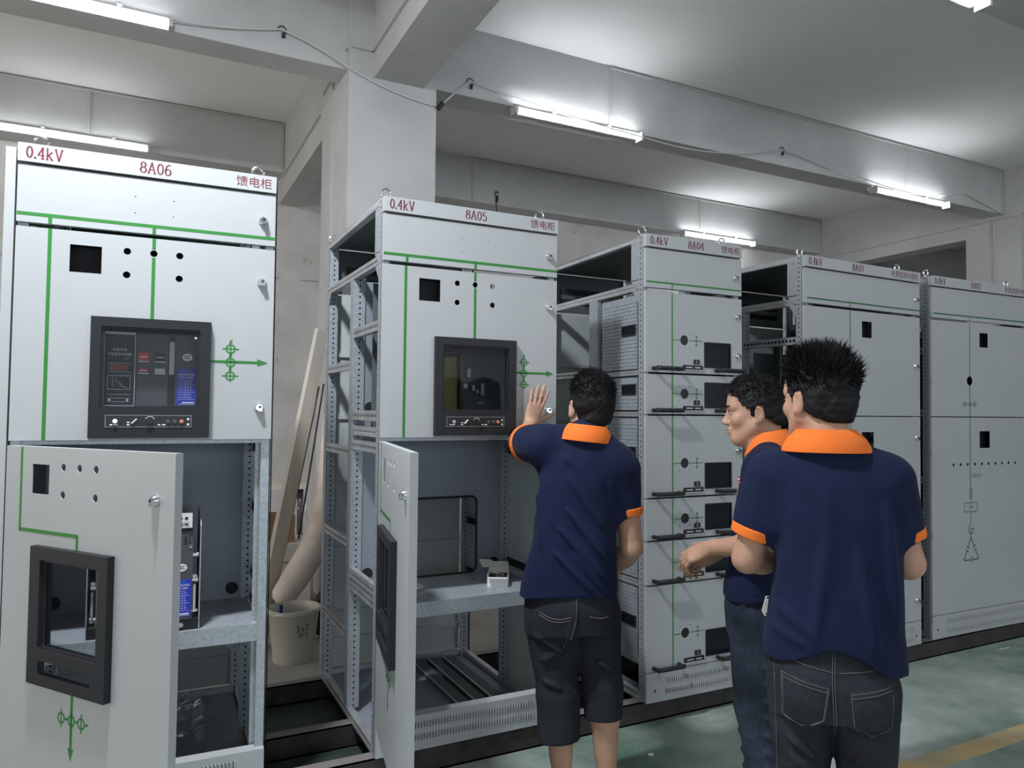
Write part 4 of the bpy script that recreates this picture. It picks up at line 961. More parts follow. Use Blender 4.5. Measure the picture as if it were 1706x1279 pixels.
# things behind the gap between 8A06 and 8A05
t = empty('plastic_bucket', (1.885, 1.60, 0)); tag(t, 'pale plastic bucket with handwriting on the floor behind the gap between two cabinets', 'bucket')
b = MBm('bucket_plastic'); b.lathe([(0.0,0.004),(0.112,0.0),(0.114,0.01),(0.140,0.275),(0.150,0.282),(0.150,0.300),(0.143,0.302),(0.137,0.285),(0.110,0.012),(0.0,0.01)], n=36); b.build('pail', t, smooth=True, angle=50)
b = MBm('iron')
def on_cone(a, z, r0=0.114, r1=0.140): r = r0+(r1-r0)*z/0.275+0.0012; return (r*math.cos(a), r*math.sin(a), z)
def scribble(P, a0, z0): b.tube([on_cone(a0+x/0.13, z0+y) for x, y in P], 0.0017, 5)
A0 = math.radians(-84)
scribble([(0.012*math.sin(q*2)*0.5, 0.018*math.cos(q)) for q in [2*PI*i/24 for i in range(25)]], A0-0.10, 0.205)
scribble([(-0.008,0.010),(0.008,-0.010)], A0+0.10, 0.20); scribble([(0.008,0.010),(-0.008,-0.010)], A0+0.10, 0.20)
scribble([(-0.008,0.016),(0.006,0.015),(-0.002,0.003),(0.008,-0.004),(0.002,-0.014),(-0.008,-0.014)], A0+0.28, 0.21)
scribble([(-0.012,0.008),(0.012,0.010)], A0+0.03, 0.165); scribble([(0,0.016),(-0.008,-0.012)], A0+0.03, 0.165); scribble([(0.004,0.004),(0.014,-0.01)], A0+0.03, 0.165)
scribble([(-0.012,0.010),(0.014,0.008),(0.002,-0.012)], A0+0.25, 0.165)
b.build('handwriting', t)
b = MBm('chrome'); b.tube([(0.15*math.cos(a), 0.15*math.sin(a), 0.288-0.02*math.sin(2*(a-PI*0.75))) for a in [PI*0.75+PI*i/16 for i in range(17)]], 0.002, 6); b.build('wire_handle', t, smooth=True)
b = MBm('blue_plastic'); b.beam((1.80,1.56,0.20),(1.795,1.49,0.345),0.018,0.010); b.frus((1.815,1.59,0.10),(0.025,0.012),(1.80,1.56,0.20),(0.012,0.008)); tag(b.build('paint_scraper'), 'dark blue brush handle sticking out of the pale bucket', 'brush')
b = MBm('foam_roll')
b.tube([(1.823,1.800,0.285),(1.850,1.800,0.311),(1.930,1.840,0.403),(2.027,1.890,0.532),(2.108,1.950,0.686),(2.157,2.000,0.908),(2.192,2.060,1.216),(2.223,2.120,1.615)], [0.045,0.072,0.084,0.088,0.086,0.080,0.072,0.060], 18)
tag(b.build('foam_roll', smooth=True, angle=60), 'pale pink bent foam roll leaning behind the bucket', 'foam roll')
b = MBm('bare_wood'); b.beam((1.72,1.86,0.0),(2.155,2.255,1.98),0.115,0.03,(0.6,-0.8,0)); tag(b.build('wooden_plank'), 'pale wooden plank leaning against the big column in the gap between two cabinets', 'plank')
b = MBm('cable_black'); b.tube(sag((2.13,2.20,1.60),(1.86,2.02,0.35),0.01),0.006,6); b.tube(sag((1.86,2.02,0.35),(1.77,1.95,0.02),0.0)[1:],0.006,6); tag(b.build('black_cord', smooth=True), 'left one of the thin black cords hanging behind the plank', 'cord')
b = MBm('cable_black'); b.tube(sag((2.17,2.24,1.62),(2.00,2.12,0.60),0.01),0.006,6); tag(b.build('black_cord', smooth=True), 'right one of the thin black cords, ending above the pink foam roll', 'cord')
t = empty('white_carton', (1.97,2.75,0)); tag(t, 'big white carton on the floor behind the foam roll', 'box')
b = MBm('card_white'); b.box(-0.20,-0.20,0,0.20,0.20,0.49); b.build('carton', t); b = MBm('cardboard'); b.box(-0.20,-0.203,0.36,0.20,-0.2005,0.37); b.build('packing_tape', t)
t = empty('cardboard_box', (2.00,2.72,0.49)); tag(t, 'small brown cardboard box standing on the white carton', 'box')
b = MBm('cardboard'); b.box(-0.10,-0.09,0,0.07,0.09,0.19); b.build('carton', t); b = MBm('cardboard'); b.beam((-0.10,-0.09,0.19),(-0.12,-0.13,0.23),0.16,0.003,(0,0,1)); b.build('flap', t)
crumple('plastic_bag', (2.128,2.70,0.49), 0.045, 0.07, 0.30, 12, 'crumpled clear bag on the white carton beside the brown box')
t = empty('workbench', (1.5,3.5,0)); tag(t, 'low bench against the dim space behind the plank', 'bench')
b = MBm('bare_wood'); b.box(-0.9,-0.25,0.80,0.78,0.25,0.84); b.build('bench_top', t)
for x in (-0.85, 0.73):
    for y in (-0.2, 0.2): b = MBm('iron'); b.box(x-0.02,y-0.02,0,x+0.02,y+0.02,0.80); b.build('leg', t)
b = MBm('bezel'); b.M = Matrix.Translation((2.06,1.92,0))@Matrix.Rotation(0.5,4,'Y'); b.box(-0.09,-0.03,0.04,0.09,0.06,0.62); tag(b.build('dark_mat'), 'dark grey folded mat leaning under the foam roll', 'mat')
# litter on the floor
rs = np.random.RandomState(8)
for i, (x, y, s_, m_, lab) in enumerate([(3.03,-0.25,0.016,'paper','small cream scrap on the green floor right of the bare calf'),(3.87,0.0,0.012,'paper','tiny white chip on the floor below the skirt of cabinet 8A04'),(4.60,-0.22,0.011,'paper','tiny white chip on the green floor right of the man in front'),(4.85,0.0,0.012,'paper','small white scrap beside the channel under cabinet 8A03'),(5.9,-0.07,0.03,'cable_white','thin white offcut on the floor before cabinet 8A02'),(1.70,0.22,0.05,'clear_film','shiny crumpled film on the floor in the gap beside cabinet 8A05')]):
    b = MBm(m_); k = 9; v = [(s_*(0.6+0.5*rs.rand())*math.cos(2*PI*j/k)*(2.2 if m_ == 'cable_white' else 1), s_*(0.5+0.5*rs.rand())*math.sin(2*PI*j/k)*(0.15 if m_ == 'cable_white' else 1)) for j in range(k)]
    b.prism(v, 0.0005, 0.003+0.012*(m_ == 'clear_film'), 'xy'); o = b.build('floor_scrap'); o.location = (x, y, 0); tag(o, lab, 'litter')
# ================================================================== people
class Field:
    """signed distance grid with smooth blending, meshed by surface nets"""
    def __init__(s, lo, hi, h):
        s.lo = np.array(lo, float); s.h = h; s.n = np.ceil((np.array(hi)-s.lo)/h).astype(int)+1
        s.V = np.full(s.n, 0.12, np.float32)
        s.ax = [s.lo[i]+h*np.arange(s.n[i]) for i in range(3)]
    def reg(s, blo, bhi, m):
        sl = []
        for i in range(3):
            a = int(max(0, math.floor((blo[i]-m-s.lo[i])/s.h))); b = int(min(s.n[i], math.ceil((bhi[i]+m-s.lo[i])/s.h)+1)); sl.append(slice(a, max(a, b)))
        P = np.meshgrid(s.ax[0][sl[0]], s.ax[1][sl[1]], s.ax[2][sl[2]], indexing='ij', sparse=True)
        return tuple(sl), P
    def comb(s, sl, d, k, op='u'):
        V = s.V[sl].astype(float)
        if op == 'u':
            if k: hh = np.maximum(k-np.abs(V-d), 0)/k; R = np.minimum(V, d)-hh*hh*k/4
            else: R = np.minimum(V, d)
        elif op == 's':
            d = -d
            if k: hh = np.maximum(k-np.abs(V-d), 0)/k; R = np.maximum(V, d)+hh*hh*k/4
            else: R = np.maximum(V, d)
        elif op == 'i': R = np.maximum(V, d)
        s.V[sl] = R
    def cone(s, a, b, ra, rb, k=0.015, op='u', flat=None, clip0=None, clip1=None):
        a = np.array(a, float); b = np.array(b, float); r = max(ra, rb); m = k+0.03
        sl, (X, Y, Z) = s.reg(np.minimum(a, b)-r, np.maximum(a, b)+r, m)
        if X.size*Y.size*Z.size == 0: return
        d = b-a; L2 = float(d@d)+1e-12
        px, py, pz = X-a[0], Y-a[1], Z-a[2]
        t = np.clip((px*d[0]+py*d[1]+pz*d[2])/L2, 0, 1)
        qx, qy, qz = px-t*d[0], py-t*d[1], pz-t*d[2]
        if flat is not None:                       # flat = (axis vector, factor): thinner along that axis
            ax, fc = np.array(flat[0], float), flat[1]; ax = ax/np.linalg.norm(ax)
            w_ = qx*ax[0]+qy*ax[1]+qz*ax[2]; e = (1/fc-1)*w_
            qx, qy, qz = qx+e*ax[0], qy+e*ax[1], qz+e*ax[2]
        dist = np.sqrt(qx*qx+qy*qy+qz*qz)-(ra+(rb-ra)*t)
        if flat is not None: dist = dist*flat[1]**0.5
        L = math.sqrt(L2); u = (px*d[0]+py*d[1]+pz*d[2])/L
        if clip0 is not None: dist = np.maximum(dist, clip0-u)
        if clip1 is not None: dist = np.maximum(dist, u-clip1)
        s.comb(sl, dist, k, op)
    def ell(s, c, r, R=None, k=0.015, op='u'):
        c = np.array(c, float); r = np.array(r, float); m = k+0.03
        q = np.full(3, r.max()) if R is not None else r
        sl, (X, Y, Z) = s.reg(c-q, c+q, m)
        if X.size*Y.size*Z.size == 0: return
        x, y, z = X-c[0], Y-c[1], Z-c[2]
        if R is not None: x, y, z = [R[0][i]*x+R[1][i]*y+R[2][i]*z for i in range(3)]
        k0 = np.sqrt((x/r[0])**2+(y/r[1])**2+(z/r[2])**2); k1 = np.sqrt((x/r[0]**2)**2+(y/r[1]**2)**2+(z/r[2]**2)**2)+1e-9
        s.comb(sl, k0*(k0-1)/k1, k, op)
    def loft(s, rows, k=0.02, cap=True, op='u', p=2.3):
        """rows: (z, cx, cy, rx, ry) upright trunk of superellipse sections"""
        rows = sorted(rows); z = np.array([r[0] for r in rows])
        rx = max(r[3] for r in rows)+max(abs(r[1]) for r in rows); ry = max(r[4] for r in rows)+max(abs(r[2]) for r in rows)
        sl, (X, Y, Z) = s.reg((-rx, -ry, z[0]), (rx, ry, z[-1]), k+0.03)
        zf = Z.ravel(); zz = np.linspace(z[0], z[-1], 200)
        def f(i):
            c = np.interp(zz, z, [r[i] for r in rows]); ker = np.hanning(17); ker /= ker.sum(); c = np.convolve(np.pad(c, 8, 'edge'), ker, 'valid')
            return np.interp(zf, zz, c).reshape(Z.shape)
        cx, cy, ax_, ay_ = f(1), f(2), f(3), f(4)
        q = ((np.abs(X-cx)/ax_)**p+(np.abs(Y-cy)/ay_)**p)**(1/p)
        d = (q-1)*np.minimum(ax_, ay_)
        d = np.maximum(d, np.maximum(z[0]-Z, Z-z[-1])) if cap else d
        s.comb(sl, d, k, op)
    def plane(s, n, o):
        """keep the side where (p-o).n < 0"""
        X, Y, Z = np.meshgrid(*s.ax, indexing='ij', sparse=True); n = np.array(n, float); n /= np.linalg.norm(n)
        s.V = np.maximum(s.V, ((X-o[0])*n[0]+(Y-o[1])*n[1]+(Z-o[2])*n[2]).astype(np.float32))
    def disp(s, fn, box=None):
        sl, P = s.reg(s.lo, s.lo+s.h*s.n, 0) if box is None else s.reg(box[0], box[1], 0)
        s.V[sl] = s.V[sl]-fn(*P)
    def fold(s, a, b, amp, w_, box_m=0.04):
        amp = amp*2.2
        """a raised crease from a to b"""
        a = np.array(a, float); b = np.array(b, float); sl, (X, Y, Z) = s.reg(np.minimum(a, b), np.maximum(a, b), box_m+2*w_)
        if X.size*Y.size*Z.size == 0: return
        d = b-a; L2 = float(d@d); px, py, pz = X-a[0], Y-a[1], Z-a[2]; t = np.clip((px*d[0]+py*d[1]+pz*d[2])/L2, 0, 1)
        q = (px-t*d[0])**2+(py-t*d[1])**2+(pz-t*d[2])**2
        s.V[sl] = s.V[sl]-amp*np.exp(-q/(w_*w_))*np.sin(np.pi*np.clip(t*0.96+0.02, 0, 1))**0.5
    def surf(s, x, z, back=True, off=0.0015):
        """y of the surface met when coming from behind (or from the front)"""
        i = int(round((x-s.lo[0])/s.h)); k = int(round((z-s.lo[2])/s.h)); col = s.V[i, :, k]; ins = np.nonzero(col < 0)[0]
        if not len(ins): return None
        if back: j = ins[0]; t = col[j-1]/(col[j-1]-col[j]) if j else 0; return s.ax[1][j-1]+t*s.h-off
        j = ins[-1]; t = col[j]/(col[j]-col[j+1]); return s.ax[1][j]+t*s.h+off
    def mesh(s):
        V = s.V; V[0] = V[-1] = 0.1; V[:, 0] = V[:, -1] = 0.1; V[:, :, 0] = V[:, :, -1] = 0.1
        I = V < 0; n = s.n-1
        C = np.zeros(n, np.int8)
        for a in (0,1):
            for b in (0,1):
                for c in (0,1): C += I[a:a+n[0], b:b+n[1], c:c+n[2]]
        cells = np.argwhere((C > 0) & (C < 8)); idx = np.full(n, -1, np.int64); idx[tuple(cells.T)] = np.arange(len(cells))
        acc = np.zeros((len(cells), 3)); cnt = np.zeros(len(cells))
        for ax_ in range(3):
            o1, o2 = [i for i in range(3) if i != ax_]
            for a in (0,1):
                for b in (0,1):
                    p = cells.copy(); p[:, o1] += a; p[:, o2] += b; q = p.copy(); q[:, ax_] += 1
                    v0 = V[tuple(p.T)]; v1 = V[tuple(q.T)]; mk_ = (v0 < 0) != (v1 < 0); t = np.where(mk_, v0/(v0-v1+1e-20), 0)
                    pt = p-cells; pt = pt.astype(float); pt[:, ax_] = t
                    acc[mk_] += pt[mk_]; cnt[mk_] += 1
        P = s.lo+(cells+acc/cnt[:, None])*s.h
        F = []
        for ax_ in range(3):
            o1, o2 = [(1,2),(2,0),(0,1)][ax_]
            A = np.moveaxis(I, ax_, 0); 
            sl0 = [slice(None)]*3; sl1 = [slice(None)]*3; sl0[ax_] = slice(0, -1); sl1[ax_] = slice(1, None)
            e = np.argwhere(I[tuple(sl0)] != I[tuple(sl1)]); e = e[(e[:, o1] > 0) & (e[:, o2] > 0)]
            fl = I[tuple(e.T)]
            def cell(d1, d2):
                c = e.copy(); c[:, o1] -= d1; c[:, o2] -= d2; return idx[tuple(c.T)]
            q = np.stack([cell(1,1), cell(0,1), cell(0,0), cell(1,0)], 1)
            q[~fl] = q[~fl][:, ::-1]; F.append(q)
        F = np.concatenate(F); F = F[(F >= 0).all(1)]
        return P, F
    def build(s, name, parent, mat, smooth_iter=1):
        P, F = s.mesh()
        for _ in range(smooth_iter):               # light relaxation
            Q = np.zeros_like(P); c = np.zeros(len(P))
            for a, b in ((0,1),(1,2),(2,3),(3,0)):
                np.add.at(Q, F[:, a], P[F[:, b]]); np.add.at(Q, F[:, b], P[F[:, a]]); np.add.at(c, F[:, a], 1); np.add.at(c, F[:, b], 1)
            P = P*0.5+0.5*Q/np.maximum(c, 1)[:, None]
        me = bpy.data.meshes.new(name); me.vertices.add(len(P)); me.vertices.foreach_set('co', P.astype(np.float32).ravel())
        me.loops.add(len(F)*4); me.loops.foreach_set('vertex_index', F.astype(np.int32).ravel())
        me.polygons.add(len(F)); me.polygons.foreach_set('loop_start', np.arange(0, len(F)*4, 4, dtype=np.int32)); me.polygons.foreach_set('loop_total', np.full(len(F), 4, np.int32))
        me.polygons.foreach_set('use_smooth', np.ones(len(F), bool)); me.materials.append(M_[mat]); me.update(calc_edges=True); me.validate()
        o = bpy.data.objects.new(name, me); COL.objects.link(o); o.parent = parent; s.P = P; return o
def fnoise(freqs, amp, seed, stretch=(1,1,1)):
    rs = np.random.RandomState(seed); terms = []
    for f in freqs:
        for _ in range(4): d = rs.normal(size=3)*np.array(stretch); d = d/np.linalg.norm(d)*f; terms.append((d, rs.uniform(0, 6.28), amp*freqs[0]/f))
    def fn(X, Y, Z):
        v = 0
        for d, ph, a in terms: v = v+a*0.5*np.sin(X*d[0]+Y*d[1]+Z*d[2]+ph)
        return v
    return fn
def rotz(a):
    c, s_ = math.cos(a), math.sin(a); return np.array([[c,-s_,0],[s_,c,0],[0,0,1]])
def rotx(a):
    c, s_ = math.cos(a), math.sin(a); return np.array([[1,0,0],[0,c,-s_],[0,s_,c]])
def roty(a):
    c, s_ = math.cos(a), math.sin(a); return np.array([[c,0,s_],[0,1,0],[-s_,0,c]])

def head_parts(F, hc, R, sc=1.0, neck=None):
    hc = np.array(hc, float)
    T = lambda p: hc+R@(np.array(p, float)*sc)
    E = lambda c, r, k=0.015, op='u': F.ell(T(c), np.array(r)*sc, R, k, op)
    K = lambda a, b, ra, rb, k=0.012: F.cone(T(a), T(b), ra*sc, rb*sc, k)
    E((0,-0.014,0.028),(0.073,0.092,0.086),0.0)
    E((0,0.030,-0.030),(0.058,0.056,0.078),0.03)
    E((0,0.052,-0.088),(0.026,0.030,0.022),0.03)
    for s_ in (-1,1):
        K((s_*0.056,-0.002,-0.045),(s_*0.024,0.056,-0.092),0.018,0.016,0.03)
        E((s_*0.040,0.058,-0.022),(0.022,0.020,0.020),0.02)
        K((s_*0.046,0.066,0.022),(s_*0.012,0.080,0.022),0.009,0.009,0.015)
        E((s_*0.032,0.090,0.004),(0.014,0.013,0.010),0.012,'s')
        E((s_*0.032,0.068,0.003),(0.0135,0.0135,0.0125),0.004)
        E((s_*0.011,0.094,-0.032),(0.009,0.011,0.008),0.008)
    E((0,0.062,0.050),(0.050,0.026,0.034),0.03)
    K((0,0.080,0.018),(0,0.101,-0.024),0.007,0.0105,0.012)
    E((0,0.102,-0.028),(0.010,0.011,0.009),0.008)
    E((0,0.084,-0.053),(0.024,0.013,0.0085),0.010); E((0,0.081,-0.066),(0.020,0.013,0.0085),0.010)
    E((0,0.0985,-0.0592),(0.022,0.006,0.0022),0.004,'s')
    for s_ in (-1,1):                              # ears
        Re = R@rotz(-s_*0.35)@rotx(-0.12); c = T((s_*0.0765,-0.014,-0.006))
        F.ell(c, np.array((0.0075,0.0185,0.031))*sc, Re, 0.006)
        F.ell(T((s_*0.0865,-0.009,0.001)), np.array((0.0085,0.0125,0.021))*sc, Re, 0.003, 's'); F.ell(T((s_*0.0780,-0.004,-0.006)), np.array((0.004,0.005,0.010))*sc, Re, 0.003)
        F.ell(T((s_*0.078,-0.006,-0.031)), np.array((0.006,0.008,0.009))*sc, Re, 0.008)
    if neck is not None: F.cone(T((0,-0.026,-0.055)), neck, 0.056*sc, 0.060, 0.022); F.cone(T((0,0.0,-0.07)), np.array(neck)+np.array([0,0.012,0]), 0.048*sc, 0.055, 0.02)
    return T
def hand(F, wr, fd, up, thumb, sc=1.0, curl=(0.25,0.2,0.2,0.25), spread=0.10, thumb_out=0.75, palm=0.088):
    """wr wrist, fd direction of the fingers, up = back-of-hand normal, thumb = side vector towards the thumb"""
    wr, fd, up, th = [np.array(v, float) for v in (wr, fd, up, thumb)]
    fd /= np.linalg.norm(fd); up = up-fd*(up@fd); up /= np.linalg.norm(up); th = th-fd*(th@fd)-up*(th@up); th /= np.linalg.norm(th)
    P = lambda a, b, c=0.0: wr+sc*(fd*a+th*b+up*c)
    F.cone(wr-fd*0.02, P(0.012,0), 0.027*sc, 0.026*sc, 0.012, flat=(up, 0.72))
    bases = [(palm, 0.027), (palm+0.004, 0.009), (palm, -0.010), (palm-0.008, -0.028)]
    for a, b_ in bases: F.cone(P(0.012, b_*0.55), P(a-0.010, b_), 0.0155*sc, 0.0125*sc, 0.014, flat=(up, 0.8))
    F.ell(P(0.045, 0.0, -0.003), np.array((0.036,0.036,0.014))*sc, np.stack([th, fd, up], 1), 0.012)
    lens = [(0.040,0.025,0.021), (0.044,0.028,0.022), (0.041,0.026,0.021), (0.033,0.020,0.019)]
    rr = [0.0092, 0.0094, 0.0090, 0.0080]
    for i, ((a, b_), ls) in enumerate(zip(bases, lens)):
        p = P(a-0.008, b_, 0.001); ang = (1.2-0.8*i)*spread; d = fd*math.cos(ang)+th*math.sin(ang); c = 0.0; r = rr[i]*sc
        for j, L in enumerate(ls):
            c += curl[i]*(0.8 if j == 0 else 1.0); dd = d*math.cos(c)-up*math.sin(c); q = p+dd*L*sc
            F.cone(p, q, r, r*0.92, 0.003 if j else 0.006); F.ell(p, np.array((r,r,r))*1.06, None, 0.003); p = q; r *= 0.93
    p = P(0.018, 0.024, -0.006); d1 = fd*math.cos(thumb_out)+th*math.sin(thumb_out)-up*0.18; q = p+d1*0.045*sc
    F.cone(P(0.01,0.012,-0.004), q, 0.0175*sc, 0.0125*sc, 0.012)
    d2 = fd*math.cos(thumb_out*0.85)+th*math.sin(thumb_out*0.85)-up*0.25; q2 = q+d2*0.032*sc; F.cone(q, q2, 0.0115*sc, 0.0105*sc, 0.004)
    F.cone(q2, q2+d2*0.024*sc, 0.0105*sc, 0.0085*sc, 0.003)

def strands(name, parent, mat, pts, nrm, n, length, seed, comb=(0,0,0), jit=0.35, r0=0.0011, filt=None):
    """short tapering tufts standing on the scalp, one mesh"""
    rs = np.random.RandomState(seed); V = []; Fc = []
    sel = rs.choice(len(pts), min(n*3, len(pts)*3), replace=True); c_ = 0
    for i in sel:
        p, q = pts[i], nrm[i]
        if filt is not None and not filt(p, q): continue
        L = length(p) if callable(length) else length
        L *= rs.uniform(0.6, 1.25); d = q*0.8+np.array(comb(p) if callable(comb) else comb)+rs.normal(0, jit, 3); d /= np.linalg.norm(d)
        if d@q < 0.05: d = d+q*0.2; d /= np.linalg.norm(d)
        bend = rs.normal(0, 0.25, 3)+np.array(comb(p) if callable(comb) else comb)*0.5
        a = np.cross(d, [0.3,0.2,0.9]); a /= np.linalg.norm(a)+1e-9; b_ = np.cross(d, a); base = len(V)
        for t, r in ((0.0, r0*1.5), (0.5, r0*1.1), (1.0, 0.0001)):
            cc = p-q*0.003+d*L*t+bend*L*0.25*t*t
            for w_ in range(3): V.append(cc+r*(a*math.cos(2.094*w_)+b_*math.sin(2.094*w_)))
        for k in range(2):
            for w_ in range(3): Fc.append((base+k*3+w_, base+k*3+(w_+1) % 3, base+k*3+3+(w_+1) % 3, base+k*3+3+w_))
        c_ += 1
        if c_ >= n: break
    return V, Fc
def vnormals(o):
    me = o.data; n = np.empty(len(me.vertices)*3, np.float32); me.vertices.foreach_get('normal', n); return n.reshape(-1, 3)
def hair(parent, hc, R, sc, mat, thick_top, thick_side, spike, seed, front=0.058, nape=-0.055, spike_top=None, n=3800, comb=(0,0,0.5), side_front=0.045):
    hc = np.array(hc, float); F = Field(hc-0.16, hc+0.18, 0.0026)
    T = lambda p: hc+R@(np.array(p, float)*sc)
    F.ell(T((0,-0.015,0.030)), np.array((0.073+thick_side, 0.092+thick_side, 0.086+thick_top))*sc, R, 0)
    F.ell(T((0,-0.048,-0.018)), np.array((0.060+thick_side*0.4, 0.056+thick_side*0.4, 0.060))*sc, R, 0.02)
    F.ell(T((0,0.018,0.070)), np.array((0.060,0.070,0.050+thick_top*0.6))*sc, R, 0.02)
    F.disp(fnoise((90, 170, 300), 0.0030, seed))
    # hairline: face side, round the ears, nape
    n1 = R@np.array([0,1.0,-0.45]); F.plane(n1, T((0,front+0.020,0.056)))
    X, Y, Z = np.meshgrid(*F.ax, indexing='ij', sparse=True)
    lx = (X-hc[0])*R[0][0]+(Y-hc[1])*R[1][0]+(Z-hc[2])*R[2][0]; ly = (X-hc[0])*R[0][1]+(Y-hc[1])*R[1][1]+(Z-hc[2])*R[2][1]; lz = (X-hc[0])*R[0][2]+(Y-hc[1])*R[1][2]+(Z-hc[2])*R[2][2]
    lx, ly, lz = lx/sc, ly/sc, lz/sc
    jag = 0.0030*np.sin(ly*420+seed)+0.0022*np.sin(ly*870+2*seed)
    temple = 0.012+0.034*np.clip((ly-0.016)/0.040, 0, 1)**1.4
    line = np.where(ly > 0.016, temple, np.where(ly > -0.002, -0.016, 0.026))+jag
    line = np.where(ly <= -0.028, nape+np.clip((ly+0.075)/0.045, 0, 1)*0.030+jag*0.5, line)
    inner = (np.abs(lx) < 0.045) & (ly > 0.03)
    d = np.where(inner, -1, (line-lz))*0.8*sc
    F.V = np.maximum(F.V, d.astype(np.float32)); F.V = np.maximum(F.V, ((nape-0.004)-lz).astype(np.float32)*0.9)
    o = F.build('hair', parent, mat, 1)
    nr = vnormals(o); P = F.P
    if len(nr) != len(P):
        P = np.empty(len(o.data.vertices)*3, np.float32); o.data.vertices.foreach_get('co', P); P = P.reshape(-1, 3)
    up = R@np.array([0,0,1.0])
    cf = np.array(R@np.array(comb, float))
    def filt(p, q):
        l = R.T@(p-hc)/sc; return np.linalg.norm(l-np.array([0,-0.014,0.028])) > 0.078 and q@up > -0.95
    def ln(p):
        l = R.T@(p-hc)/sc; t = min(1, max(0, (l[2]-0.02)/0.06)); return (0.004+spike*t)*sc
    V, Fc = strands('hair_tufts', o, mat, P, nr, n, ln, seed, cf, 0.22, filt=filt)
    b = MBm(mat); b.v = [tuple(v) for v in V]; b.f = Fc; b.fm = [0]*len(Fc); b.build('hair_tufts', o)
    return o
def blob(b, c, r, R, n=12, m=8):
    v = []; c = np.array(c)
    for i in range(m+1):
        th = PI*i/m
        for j in range(n): ph = 2*PI*j/n; v.append(tuple(c+R@np.array([r[0]*math.sin(th)*math.cos(ph), r[1]*math.sin(th)*math.sin(ph), r[2]*math.cos(th)])))
    b.add(v, [(i*n+j, (i+1)*n+j, (i+1)*n+(j+1) % n, i*n+(j+1) % n) for i in range(m) for j in range(n)])
def eyes(parent, T, R, sc):
    for s_ in (-1, 1):
        b = MBm('eye_white'); Re = R@rotz(-s_*0.30)
        blob(b, T((s_*0.0325,0.0745,0.0035)), (0.0150*sc,0.0110*sc,0.0052*sc), Re)
        b.mat('hair'); blob(b, T((s_*0.0325,0.0845,0.0038)), (0.0052*sc,0.0022*sc,0.0046*sc), R)
        b.tube([tuple(T((s_*0.0325+0.0150*math.sin(a), 0.0745+0.0125*math.cos(a)-0.003*s_*math.sin(a), 0.0070+0.0022*math.cos(a)))) for a in [-1.45+2.9*i/10 for i in range(11)]], 0.0012*sc, 5)
        b.build('eye', parent, smooth=True)
        b = MBm('hair'); b.tube([tuple(T((s_*(0.013+0.033*i/6), 0.0925-0.017*(i/6)**2, 0.0225+0.005*math.sin(PI*i/6)))) for i in range(7)], [0.0018,0.0032,0.0036,0.0036,0.003,0.0024,0.0012], 6); b.build('eyebrow', parent)
def collar(parent, nk, R, r_top, r_bot, z_top, z_bot, back_extra=0.0, label=None, front_open=True):
    """turned-down polo collar round the neck; nk neck centre, R yaw of the shoulders"""
    n = 56; rows = []; v = []
    for i in range(n+1):
        a = math.radians(-90+ -168+336*i/n) if front_open else 2*PI*i/n    # 0 at the wearer's right, -90 = back
        ca, sa = math.cos(a), math.sin(a); fr = max(0.0, sa)               # 1 at the front
        zt = z_top-nk[2]-0.040*fr**1.5; zb = z_bot-nk[2]-0.030*fr**1.2-0.020*max(0, math.cos((a-math.radians(60))))**20
        top = np.array([r_top[0]*ca, r_top[1]*sa, zt]); bot = np.array([r_bot[0]*ca, r_bot[1]*sa, zb])
        mid = (top+bot)/2+np.array([ca,sa,0.6])*0.006
        ring_ = [top-np.array([ca,sa,0])*0.004+np.array([0,0,-0.012]), top, top+np.array([ca,sa,0])*0.004, mid, bot, bot-np.array([ca*0.2,sa*0.2,1])*0.003, mid-np.array([ca,sa,0.8])*0.005]
        v += [tuple(np.array(nk)+R@p) for p in ring_]
    k = 7; f = []
    for i in range(n):
        for j in range(k): f.append((i*k+j, i*k+(j+1) % k, (i+1)*k+(j+1) % k, (i+1)*k+j))
    f += [tuple(range(k)), tuple(n*k+j for j in range(k-1, -1, -1))]
    b = MBm('orange_cloth'); b.add(v, f); o = b.build('collar', parent, smooth=True, angle=55); o['label'] = 'bright orange collar'; return o
def sleeve(F, sh, el, L, r0, r1, k=0.04):
    sh = np.array(sh, float); el = np.array(el, float); d = (el-sh)/np.linalg.norm(el-sh); e = sh+d*L
    F.cone(sh, e, r0, r1, k, clip1=L); return sh, d, e
def cuff(parent, sh, el, L, r0, r1):
    sh = np.array(sh, float); el = np.array(el, float); d = (el-sh)/np.linalg.norm(el-sh)
    F = Field(np.minimum(sh, sh+d*L)-0.12, np.maximum(sh, sh+d*L)+0.12, 0.0035)
    w_ = 0.026; F.cone(sh, sh+d*L, r0+0.006, r1+0.006, 0, clip0=L-w_, clip1=L+0.003)
    o = F.build('sleeve_cuff', parent, 'orange_cloth', 1); o['label'] = 'orange sleeve cuff'; return o
def stitch(parent, F, polylines, name='stitching', r=0.0012, mat='stitch'):
    b = MBm(mat)
    for P in polylines:
        pts = []
        for (x0, z0), (x1, z1) in zip(P[:-1], P[1:]):
            m_ = max(2, int(math.hypot(x1-x0, z1-z0)/0.008))
            for i in range(m_): pts.append((x0+(x1-x0)*i/m_, z0+(z1-z0)*i/m_))
        pts.append(P[-1]); q = []
        for x, z in pts:
            y = F.surf(x, z)
            if y is not None: q.append((x, y, z))
        if len(q) > 1: b.tube(q, r, 5)
    return b.build(name, parent, smooth=True)
